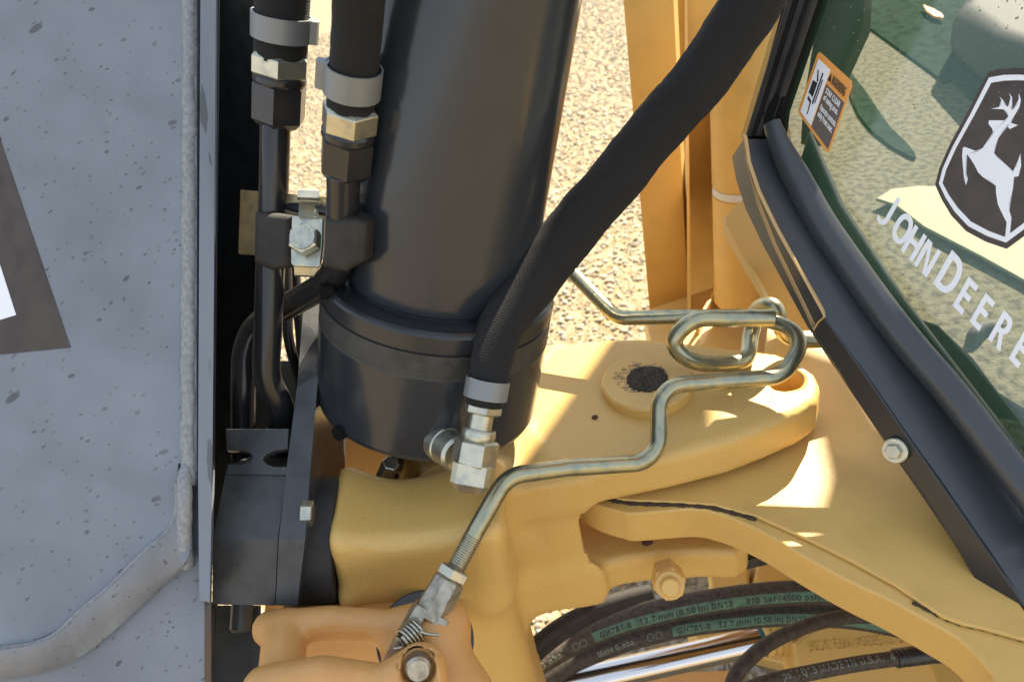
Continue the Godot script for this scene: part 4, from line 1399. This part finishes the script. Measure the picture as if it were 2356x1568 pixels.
func hose_end(called: String, label: String, line: Array, r: float, band: Array, rb: float, hn: Array, rh: float, sn: Array, rs: float, z: float, turn: float) -> void:
	var pts := []
	for q in line:
		pts.append(P(q[0], q[1], q[2]))
	var t := thing(called, label, "hose", pts[-1], "sleeved hoses joined to steel tubes")
	var wob := FastNoiseLite.new()
	wob.seed = int(r * 10)
	wob.frequency = 1.0
	var rr := r * z / F
	part("sleeve", tube(resample(smooth_path(pts, 10), 0.002), func(sh: float, an: float) -> float: return rr * (0.97 + 0.035 * wob.get_noise_3d(sh * 5.0, cos(an), sin(an))), 40), M.sleeve, t)
	var dir: Vector3 = (pts[-1] - pts[-2]).normalized()
	var ba: Vector3 = on_plane(band[0][0], band[0][1], pts[-2], dir.cross(lens.x).normalized())
	# distances along the hose axis, from the points where the pieces are seen
	var along := func(q: Array) -> float:
		var ray := (P(q[0], q[1], 1.0) - eye).normalized()
		var w: Vector3 = eye - pts[-1]
		var b: float = ray.dot(dir)
		var e: float = w.dot(ray)
		var f: float = w.dot(dir)
		return (f - b * e) / (1.0 - b * b)
	var end: Vector3 = pts[-1]
	var b0: float = along.call(band[0])
	var b1: float = along.call(band[1])
	var br := rb * z / F
	var bs := Shape.new()
	lathe(end, dir, [[b0, br * 0.93], [b0, br], [b1, br], [b1, br * 0.93]], 48, false, 0.0, bs)
	var bp := part("clamp_band", bs, M.band, t)
	# the band's crimped ear
	var ear := -lens.x if band[0][0] > 700 else lens.x
	ear = (ear - dir * ear.dot(dir)).normalized()
	var out2 := dir.cross(ear)
	var ec: Vector3 = end + dir * b0 + ear * br
	part("band_ear", slab(PackedVector2Array([Vector2(-0.002, -0.0035), Vector2(0.0030, -0.0026), Vector2(0.0036, 0.0), Vector2(0.0030, 0.0026), Vector2(-0.002, 0.0035)]), ec + dir * 0.0003, ear, out2, -(b1 - b0 - 0.0006), 0.0, null), M.band, bp)
	var h0: float = along.call(hn[0])
	var h1: float = along.call(hn[1])
	part("hose_nut", nut(end + dir * h0, end + dir * h1, rh * z / F * 1.04, turn), M.zinc, t)
	var s0: float = along.call(sn[0])
	var s1: float = along.call(sn[1])
	var rs2 := rs * z / F
	var sw := part("swivel_nut", lathe(end, dir, [[s0 - 0.001, 0.0], [s0 - 0.001, rs2 * 0.90], [s0 + 0.0006, rs2 * 0.99], [s0 + 0.003, rs2 * 1.0], [s0 + 0.0042, rs2 * 0.97]], 48), M.tube_black, t)
	part("swivel_flats", lathe(end, dir, [[s0 + 0.0036, rs2 * 0.9], [s0 + 0.0045, rs2 * 1.05], [s1 - 0.005, rs2 * 1.05], [s1 - 0.002, rs2 * 0.86], [s1, rs2 * 0.62], [s1, 0.0]], 6, true, turn + 0.12), M.tube_black, sw)
	# bare worn land on one flat
	part("shank", lathe(end, dir, [[-0.002, rr * 0.8], [s0, rr * 0.82]], 32), M.zinc, t)


# unseen block added as belly under the cab, keeping the sun off the ground
func shade_block() -> void:
	var t := thing("unseen_shade_block", "unseen yellow block added beneath the cab to shade the gravel", "machine", Vector3(0.8, 0.4, -0.5))
	part("added_belly", slab(PackedVector2Array([Vector2(0.42, 0.30), Vector2(1.5, 0.0), Vector2(1.5, 1.3), Vector2(0.50, 1.22), Vector2(0.42, 0.80)]), Vector3(0, 0.60, 0), Vector3.RIGHT, Vector3(0, 0, -1), 0.40, 0.01), M.yellow, t)


func cylinder_hose() -> void:
	var line := []
	for q in [[1800, -120, 0.385], [1755, -40, 0.390], [1716, 30, 0.394], [1655, 118, 0.400], [1592, 206, 0.404], [1491, 318, 0.409], [1418, 412, 0.410], [1330, 512, 0.408], [1270, 588, 0.404], [1218, 658, 0.398], [1174, 716, 0.392], [1147, 768, 0.386], [1132, 830, 0.380], [1122, 880, 0.377], [1113, 932, 0.377]]:
		line.append(P(q[0], q[1], q[2]))
	var t := thing("cylinder_hose", "thick black woven sleeve hose slanting down to the silver elbow on the cylinder", "hose", line[-1])
	var wob := FastNoiseLite.new()
	wob.seed = 12
	wob.frequency = 1.0
	var radii := [0.0148, 0.0152, 0.0155, 0.0152, 0.0150, 0.0148, 0.0147, 0.0146, 0.0146, 0.0145, 0.0143, 0.0139, 0.0128, 0.0118, 0.0104, 0.0092]
	var rad := func(sh: float, an: float) -> float:
		var f: float = clampf(sh, 0.0, 0.9999) * (radii.size() - 1)
		var j := int(f)
		var r: float = lerpf(radii[j], radii[j + 1], f - j)
		return r * (1.0 + 0.085 * wob.get_noise_3d(sh * 9.0, cos(an) * 0.8, sin(an) * 0.8) + 0.03 * wob.get_noise_3d(sh * 26.0, cos(an) * 1.4, 3.0 + sin(an) * 1.4))
	part("sleeve", tube(resample(smooth_path(line, 10), 0.0022), rad, 48), M.sleeve, t)
	var end: Vector3 = P(1114, 925, 0.377)
	var dir: Vector3 = (P(1086, 1080, 0.381) - P(1123, 868, 0.377)).normalized()
	var spot := func(y: float) -> Vector3:
		var g := (y - 925.0) / (1080.0 - 868.0)
		return end + (P(1086, 1080, 0.381) - P(1123, 868, 0.377)) * g
	var k := 0.377 / F
	part("clamp_band", lathe(spot.call(872), dir, [[0, 47 * k], [0, 51 * k], [0.0095, 51 * k], [0.0095, 47 * k]], 48), M.band, t)
	part("hose_nut", nut(spot.call(928), spot.call(950), 45 * k, 0.3), M.zinc, t)
	part("collar", lathe(spot.call(948), dir, [[0, 0], [0, 27 * k], [0.0105, 28 * k]], 40), M.zinc, t)
	part("flare_ring", lathe(spot.call(985), dir, [[0, 26 * k], [0, 36 * k], [0.001, 39 * k], [0.0035, 40 * k], [0.0055, 38 * k], [0.0075, 38 * k]], 48), M.zinc, t)
	part("swivel_nut", nut(spot.call(1008), spot.call(1068), 53 * k, 0.15), M.zinc, t)
	# elbow: square forged body and the round port that screws into the cylinder
	var b0: Vector3 = spot.call(1058)
	var b1: Vector3 = spot.call(1122)
	var front := (lens.z - dir * lens.z.dot(dir)).normalized()
	var sid := dir.cross(front)
	var el := Shape.new()
	var rings := []
	for q in [[0.0, 0.0088], [0.0005, 0.0098], [0.0105, 0.0098], [0.0150, 0.0068], [0.0154, 0.0055]]:
		var c: Vector3 = b0 + dir * q[0]
		var r: float = q[1]
		rings.append([c + front * r + sid * r * 0.72, c + front * r * 0.72 + sid * r, c - front * r * 0.72 + sid * r, c - front * r + sid * r * 0.72, c - front * r - sid * r * 0.72, c - front * r * 0.72 - sid * r, c + front * r * 0.72 - sid * r, c + front * r - sid * r * 0.72])
	loft(rings, true, el)
	part("elbow_body", el, M.zinc, t)
	var pc := P(1046, 1040, 0.397)
	part("elbow_port", lathe(pc - V(0.55, -0.25, 0.8) * 0.010, V(0.55, -0.25, 0.8), [[0.0, 0.0096], [0.0125, 0.0096], [0.014, 0.0080], [0.014, 0.0]], 36), M.zinc, t)
	part("port_ring", lathe(pc - V(0.55, -0.25, 0.8) * 0.016, V(0.55, -0.25, 0.8), [[0, 0.0102], [0.007, 0.0102], [0.008, 0.0095]], 36), M.zinc, t)


func rods() -> void:
	var pts := []
	for q in [[1052, 1300, 0.400], [1094, 1222, 0.404], [1166, 1095, 0.410], [1300, 1076, 0.420], [1516, 1062, 0.432], [1516, 888, 0.446], [1640, 878, 0.452], [1800, 866, 0.455], [1860, 770, 0.462], [1745, 728, 0.482], [1560, 728, 0.500], [1420, 732, 0.515], [1290, 600, 0.545], [1240, 540, 0.56]]:
		pts.append(P(q[0], q[1], q[2]))
	var t := thing("latch_rod", "long zinc plated latch rod with several bends crossing the flat yellow lug", "rod", pts[0])
	part("rod_bar", tube(bent_path(pts, 0.018), func(sh: float, an: float) -> float: return 0.0049, 28), M.bar_steel, t)
	# rolled thread at its lower end
	var th := []
	var a: Vector3 = pts[0]
	var d: Vector3 = (pts[1] - pts[0]).normalized()
	var prof := [[0.0, 0.0046]]
	for i in 17:
		prof.append([i * 0.00125 + 0.0004, 0.00515])
		prof.append([i * 0.00125 + 0.0010, 0.0046])
	part("thread", lathe(a - d * 0.004, d, prof, 32), M.dull_steel, t)
	# lock nut and clevis
	var n0 := a - d * 0.0015
	part("lock_nut", nut(n0, n0 - d * 0.0062, 0.0086, 0.5), M.zinc, t)
	var cl := Shape.new()
	var c0 := a - d * 0.0075
	lathe(c0, -d, [[0.0, 0.0], [0.0, 0.0070], [0.001, 0.0086], [0.014, 0.0094], [0.022, 0.0096]], 8, true, 0.2, cl)
	var side := d.cross(lens.z).normalized()
	var out := side.cross(d).normalized()
	var arms := [1.0, -1.0]
	for sgn in arms:
		var q0: Vector3 = c0 - d * 0.018 + side * sgn * 0.0062
		var rg := []
		for e in [[0.0, 0.0040, 0.0086], [0.006, 0.0048, 0.0092], [0.022, 0.0048, 0.0090], [0.034, 0.0040, 0.0078]]:
			var c: Vector3 = q0 - d * e[0]
			rg.append([c + side * e[1] + out * e[2] * 0.7, c + side * e[1] * 0.7 + out * e[2], c - side * e[1] * 0.7 + out * e[2], c - side * e[1] + out * e[2] * 0.7, c - side * e[1] - out * e[2] * 0.7, c - side * e[1] * 0.7 - out * e[2], c + side * e[1] * 0.7 - out * e[2], c + side * e[1] - out * e[2] * 0.7])
		loft(rg, true, cl)
	part("clevis", cl, M.dull_steel, t, "forged clevis at the rod's threaded end")
	# spring clip wound round the clevis pin
	var sp := thing("spring_clip", "thin bright wire spring clip coiled beside the clevis", "spring clip", P(945, 1455, 0.392))
	var wire := []
	wire.append(P(905, 1492, 0.376))
	wire.append(P(928, 1486, 0.376))
	var cc := P(944, 1462, 0.378)
	var ax := V(0.55, 0.35, -0.4)
	var u1 := (lens.z - ax * lens.z.dot(ax)).normalized()
	var u2 := ax.cross(u1)
	for i in 73:
		var an := -0.6 + TAU * i / 14.0
		wire.append(cc + ax * (i / 72.0 - 0.5) * 0.0095 + (u1 * cos(an) + u2 * sin(an)) * 0.0058)
	wire.append(P(968, 1452, 0.372))
	wire.append(P(984, 1458, 0.371))
	wire.append(P(1010, 1460, 0.371))
	part("wire", tube(smooth_path(wire, 4), 0.00075, 10), M.zinc, sp)
	part("clip_pin", lathe(cc - ax * 0.006, ax, [[0, 0], [0, 0.0044], [0.012, 0.0044], [0.012, 0.0]], 24), M.tube_black, sp)
	# pigtail guide
	var gp := []
	for q in [[1990, 770, 0.500], [1870, 782, 0.497], [1808, 770, 0.494], [1782, 706, 0.487], [1742, 712, 0.503], [1728, 770, 0.506], [1708, 830, 0.492], [1600, 832, 0.478], [1552, 786, 0.472], [1600, 736, 0.467], [1680, 732, 0.466], [1782, 731, 0.464]]:
		gp.append(P(q[0], q[1], q[2]))
	var g := thing("rod_guide", "zinc plated pigtail loop that guides the latch rod, fixed to the frame by the cab", "guide", gp[0])
	part("guide_bar", tube(resample(smooth_path(gp, 12), 0.0016), func(sh: float, an: float) -> float: return 0.0053, 28), M.bar_steel, g)


func link() -> void:
	var t := thing("link_bracket", "orange painted cast link with open pocket at the picture's lower edge", "link", P(800, 1480, 0.39))
	var u0 := P(622, 1446, 0.402)
	var u1 := P(760, 1428, 0.402)
	var u2 := P(890, 1432, 0.402)
	var u3 := P(1010, 1420, 0.404)
	var l0 := P(610, 1585, 0.360)
	var l1 := P(740, 1555, 0.360)
	var l2 := P(880, 1570, 0.362)
	var l3 := P(965, 1545, 0.362)
	var pa := P(655, 1455, 0.400)
	var pb := P(645, 1580, 0.372)
	var ba := P(1000, 1470, 0.395)
	var bb := P(1060, 1600, 0.380)
	var bc := P(1030, 1440, 0.400)
	var wa := P(895, 1470, 0.405)
	var wb := P(905, 1580, 0.380)
	var roof := P(800, 1425, 0.422)
	var pin := P(962, 1548, 0.352)
	var pn := V(0.1, -0.05, 0.99)
	var field := func(p: Vector3) -> float:
		var up := minf(cone(p, u0, u1, 0.0095, 0.0080), minf(cone(p, u1, u2, 0.0080, 0.0068), cone(p, u2, u3, 0.0068, 0.0110)))
		var lw := minf(cone(p, l0, l1, 0.0110, 0.0095), minf(cone(p, l1, l2, 0.0095, 0.0085), cone(p, l2, l3, 0.0085, 0.0135)))
		var r := smin(up, cone(p, pa, pb, 0.0115, 0.0115), 0.003)
		var body := smin(cone(p, ba, bb, 0.0125, 0.017), cone(p, bc, ba, 0.012, 0.013), 0.01)
		r = smin(r, body, 0.008)
		r = smin(r, cone(p, wa, wb, 0.004, 0.006), 0.014)
		r = smin(r, lw, 0.0035)
		var e := p - roof
		var el := Vector3(e.dot(lens.x), e.dot(lens.y), e.dot(lens.z))
		r = smin(r, round_box(el, Vector3(0.040, 0.0045, 0.022), 0.003), 0.004)
		var w := p - pin
		var ax := w.dot(pn)
		var hole := maxf((w - pn * ax).length() - 0.0083, -ax - 0.010)
		return maxf(r, -hole)
	var lo := P(520, 1380, 0.41)
	var hi := lo
	for q in [[520, 1680, 0.34], [1140, 1380, 0.42], [1140, 1680, 0.34], [520, 1400, 0.34], [1140, 1400, 0.34], [900, 1400, 0.43], [600, 1400, 0.43], [600, 1640, 0.42], [1100, 1680, 0.42]]:
		lo = lo.min(P(q[0], q[1], q[2]))
		hi = hi.max(P(q[0], q[1], q[2]))
	part("link_casting", cast(lo - Vector3.ONE * 0.006, hi + Vector3.ONE * 0.006, 0.0024, field), M.orange, t)
	var web_ring := [P(610, 1370, 0.475), P(1030, 1370, 0.475), P(1030, 1620, 0.50), P(610, 1620, 0.50)]
	part("pocket_web", loft([web_ring, web_ring.map(func(q: Vector3) -> Vector3: return q - lens.z * 0.012)]), M.orange, t)
	part("pin", lathe(pin - pn * 0.011, pn, [[0.0, 0.0], [0.0, 0.0062], [0.0075, 0.0062], [0.009, 0.0050], [0.009, 0.0]], 32), M.dull_steel, t)
	part("pin_socket", lathe(pin - pn * 0.0115, pn, [[0.0, 0.0], [0.0, 0.0086], [0.004, 0.0086]], 32), M.dark, t)
	# thin grey washer behind it
	var w := thing("thrust_washer", "thin grey steel thrust washer showing as an arc behind the orange link", "washer", P(980, 1475, 0.425))
	var wn := V(0.18, 0.50, 0.85)
	part("washer_disc", lathe(P(978, 1474, 0.424), wn, [[0.0, 0.0], [0.0, 0.0262], [0.0008, 0.0270], [0.0030, 0.0270], [0.0036, 0.0262], [0.0036, 0.0]], 64), M.grey_paint, w)


func low_hoses() -> void:
	# two printed hoses
	var h1 := [[1130, 1600, 0.70], [1239, 1524, 0.71], [1337, 1468, 0.72], [1439, 1428, 0.72], [1558, 1398, 0.72], [1677, 1377, 0.72], [1800, 1364, 0.72], [1960, 1362, 0.71], [2120, 1385, 0.70]]
	printed_hose("printed_hose", "upper brown black hose with a green printed stripe, arching under the frame plate", h1, 0.0113, 0.0, [["GH781-8", 1377, 1448], ["12.7 mm (0.50 in) DN12", 1466, 1678], ["310 bar (4500 psi)", 1706, 1880]], 1362, 2050, [1190, 1288], 1318)
	var h2 := [[1180, 1610, 0.735], [1300, 1530, 0.74], [1409, 1482, 0.74], [1498, 1455, 0.74], [1588, 1436, 0.74], [1700, 1422, 0.74], [1800, 1414, 0.74], [1960, 1420, 0.73], [2120, 1450, 0.72]]
	printed_hose("printed_hose", "lower brown black hose with a green printed stripe, partly behind the chrome rod", h2, 0.0110, 0.05, [["GH781-8", 1552, 1628], ["12.7 mm (0.50 in) DN12", 1646, 1850]], 1542, 2050, [1372, 1458], 1492)
	# dark hoses seen at the arch's left end
	for i in 2:
		var th := thing("dark_hose", ["dark hose hugging the bracket's arch, upper of two", "dark hose hugging the bracket's arch, lower of two"][i], "hose", P(1250, 1470, 0.66))
		var q: Array = [[[1140, 1600, 0.62], [1215, 1500, 0.62], [1300, 1432, 0.62], [1400, 1388, 0.62], [1500, 1360, 0.62]], [[1150, 1610, 0.66], [1225, 1515, 0.66], [1310, 1446, 0.66], [1390, 1402, 0.66], [1480, 1366, 0.66]]][i]
		var pts := []
		for p in q:
			pts.append(P(p[0], p[1], p[2]))
		part("hose_body", tube(smooth_path(pts, 8), 0.0062, 20), M.rubber, th)
	# swing cylinder: chrome rod, green wiper, ribbed gland
	var a := P(1250, 1585, 0.755)
	var b := P(1745, 1474, 0.775)
	var d := (b - a).normalized()
	var t := thing("swing_cylinder", "chrome rod and ribbed yellow gland of the swing cylinder between the hoses", "hydraulic cylinder", b)
	part("chrome_rod", lathe(a, d, [[0.0, 0.0], [0.0, 0.0140], [a.distance_to(b), 0.0140]], 64), M.chrome, t)
	part("wiper", lathe(b, d, [[0.0, 0.0], [0.0, 0.0152], [0.004, 0.0155], [0.0045, 0.014]], 48), M.teal, t)
	part("gland", lathe(b + d * 0.004, d, [[0.0, 0.0], [0.0, 0.0165], [0.003, 0.018], [0.006, 0.018], [0.0065, 0.0165], [0.008, 0.0165], [0.0085, 0.0185], [0.013, 0.0185], [0.0135, 0.017], [0.015, 0.017], [0.0155, 0.0195], [0.022, 0.0195], [0.0225, 0.0225], [0.20, 0.0225]], 56), M.yellow, t)
	# casting with raised lettering
	var c := thing("cast_foot", "yellow cast block with raised upside down part number, behind the lowest hose", "casting", P(1960, 1520, 0.70))
	var co := P(1960, 1500, 0.74)
	var cn := V(-0.05, 0.5, 0.86)
	part("block_body", seen_slab([[1826, 1478], [1880, 1440], [2060, 1425], [2104, 1446], [2160, 1560], [2160, 1640], [1850, 1640]], co, cn, 0.05, 0.004), M.cast_yellow, c)
	part("block_side", seen_slab([[1800, 1490], [1830, 1474], [1858, 1560], [1835, 1575]], co - cn * 0.002, V(-0.75, 0.2, 0.6), 0.02, 0.002), M.yellow, c)
	var e0 := on_plane(2078, 1468, co + cn * 0.0002, cn)
	var ex := on_plane(1834, 1490, co + cn * 0.0002, cn) - e0
	var long := ex.length()
	ex /= long
	var ey := cn.cross(ex)
	var raised := letters("D T153304 WF2 3C06", 0.0088, func(p: Vector3) -> Vector3: return e0 + ex * p.x * 0.80 + ey * p.y + cn * p.z, false, 0.0016)
	part("raised_lettering", raised, M.cast_yellow, c)
	# bare grey hose curling in front
	var g := thing("grey_hose", "plain grey hose curling down in front of the ribbed gland", "hose", P(1690, 1560, 0.62))
	var gp := []
	for q in [[1672, 1640, 0.60], [1690, 1560, 0.61], [1738, 1503, 0.62], [1800, 1463, 0.63], [1880, 1432, 0.64], [1960, 1418, 0.65], [2080, 1420, 0.66]]:
		gp.append(P(q[0], q[1], q[2]))
	part("hose_body", tube(smooth_path(gp, 10), 0.0060, 24), M.hose, g)
	# lowest hose with its pressed ferrule
	var lp := []
	for q in [[1660, 1610, 0.56], [1770, 1568, 0.57], [1880, 1544, 0.58], [1970, 1527, 0.585], [2062, 1514, 0.59]]:
		lp.append(P(q[0], q[1], q[2]))
	var l := thing("ferrule_hose", "dark hose lettered in pale capitals with pressed steel ferrule at its right end", "hose", lp[0])
	var path := smooth_path(lp, 14)
	part("hose_body", tube(path, 0.0057, 28), M.hose, l)
	part("hose_print", wrap_text("psi 1Q13 MADE IN U.S.A. /4", path, 0.0057, 0.0054, 1792, 2052, 0.25), M.print_grey, l)
	var fd := (path[-1] - path[-2]).normalized()
	part("ferrule", lathe(path[-1], fd, [[-0.001, 0.0], [-0.001, 0.0066], [0.0, 0.0072], [0.002, 0.0072], [0.0025, 0.0067], [0.0035, 0.0067], [0.004, 0.0071], [0.006, 0.0071], [0.0065, 0.0067], [0.0075, 0.0067], [0.008, 0.0072], [0.031, 0.0074], [0.033, 0.0078], [0.038, 0.0078], [0.039, 0.007]], 48), M.black_paint, l)
	part("tail", lathe(path[-1] + fd * 0.039, fd, [[0.0, 0.0045], [0.006, 0.0045], [0.006, 0.0068], [0.016, 0.0068], [0.017, 0.0062], [0.022, 0.0062], [0.022, 0.0075], [0.034, 0.0075], [0.034, 0.0]], 6, true, 0.3), M.black_paint, l)


# frame along a path: point, forward, up towards the viewer's upper side, out towards the viewer
func along_path(path: PackedVector3Array, at: float) -> Array:
	var left := at
	for i in path.size() - 1:
		var l := path[i].distance_to(path[i + 1])
		if left <= l or i == path.size() - 2:
			var p := path[i].lerp(path[i + 1], left / l)
			var a := (path[i + 1] - path[maxi(i - 1, 0)]).normalized()
			var b := (path[mini(i + 2, path.size() - 1)] - path[i]).normalized()
			return [p, a.lerp(b, left / l).normalized()]
		left -= l
	return []


# how far along the path its picture column x lies
func arc_at(path: PackedVector3Array, x: float) -> float:
	var arc := 0.0
	var before := INF
	for i in path.size():
		var c := (path[i] - eye) * lens
		var sx := CX + F * c.x / -c.z
		if i > 0:
			var l := path[i].distance_to(path[i - 1])
			if (before - x) * (sx - x) <= 0.0:
				return arc + l * (x - before) / (sx - before)
			arc += l
		before = sx
	return arc


func wrap_text(text: String, path: PackedVector3Array, r: float, height: float, x0: float, x1: float, lift: float) -> Shape:
	var plain_text := letters(text, height, func(p: Vector3) -> Vector3: return p, true, 0.0002)
	var wide := 0.0
	for p in plain_text.v:
		wide = maxf(wide, p.x)
	var start := arc_at(path, x0)
	var squeeze := (arc_at(path, x1) - start) / wide
	return letters(text, height, func(p: Vector3) -> Vector3:
		var f := along_path(path, start + p.x * squeeze)
		var c: Vector3 = f[0]
		var d: Vector3 = f[1]
		var out := eye - c
		out = (out - d * out.dot(d)).normalized()
		var up := out.cross(d).normalized()
		if up.dot(lens.y) < 0:
			up = -up
		var an := p.y / r + lift
		return c + (out * cos(an) + up * sin(an)) * (r + 0.0001 + p.z), true, 0.0002)


func printed_hose(called: String, label: String, line: Array, r: float, lift: float, words: Array, from: float, to: float, maker: Array, rings_at: float) -> void:
	var pts := []
	for q in line:
		pts.append(P(q[0], q[1], q[2]))
	var path := smooth_path(pts, 14)
	var t := thing(called, label, "hose", pts[0], "green striped hoses under the frame")
	part("hose_body", tube(path, r, 36), M.hose, t)
	# stripe: a thin band of print round the side that faces out
	var s := Shape.new()
	var base := -0.42 + lift
	var rows := []
	for i in 81:
		var f := along_path(path, lerpf(arc_at(path, from), arc_at(path, to), i / 80.0))
		var c: Vector3 = f[0]
		var d: Vector3 = f[1]
		var out := eye - c
		out = (out - d * out.dot(d)).normalized()
		var up := out.cross(d).normalized()
		if up.dot(lens.y) < 0:
			up = -up
		var row := []
		for k in 7:
			var an := base + lerpf(-0.44, 0.44, k / 6.0)
			var q := out * cos(an) + up * sin(an)
			row.append(s.point(c + q * (r + 0.00012), q))
		rows.append(row)
	for i in 80:
		for k in 6:
			s.quad(rows[i][k], rows[i][k + 1], rows[i + 1][k + 1], rows[i + 1][k])
	part("green_stripe", s, M.print_green, t)
	for w in words:
		part("hose_print", wrap_text(w[0], path, r + 0.00014, 0.0056, w[1], w[2], base), M.print_black, t)
	part("maker_print", wrap_text("Mate Global", path, r, 0.0056, maker[0], maker[1], base), M.print_grey, t)
	var o := Shape.new()
	for k in 2:
		var f := along_path(path, arc_at(path, rings_at) + k * 0.0085)
		var c: Vector3 = f[0]
		var d: Vector3 = f[1]
		var out := eye - c
		out = (out - d * out.dot(d)).normalized()
		var up := out.cross(d).normalized()
		if up.dot(lens.y) < 0:
			up = -up
		var ring := PackedVector3Array()
		for i in 25:
			var an := TAU * i / 24
			var b := base + sin(an) * 0.0035 / r
			var p := f[0] as Vector3
			p += d * cos(an) * 0.0030
			ring.append(p + (out * cos(b) + up * sin(b)) * (r + 0.0001))
		tube(ring, 0.0004, 6, false, o)
	part("ring_marks", o, M.print_grey, t)
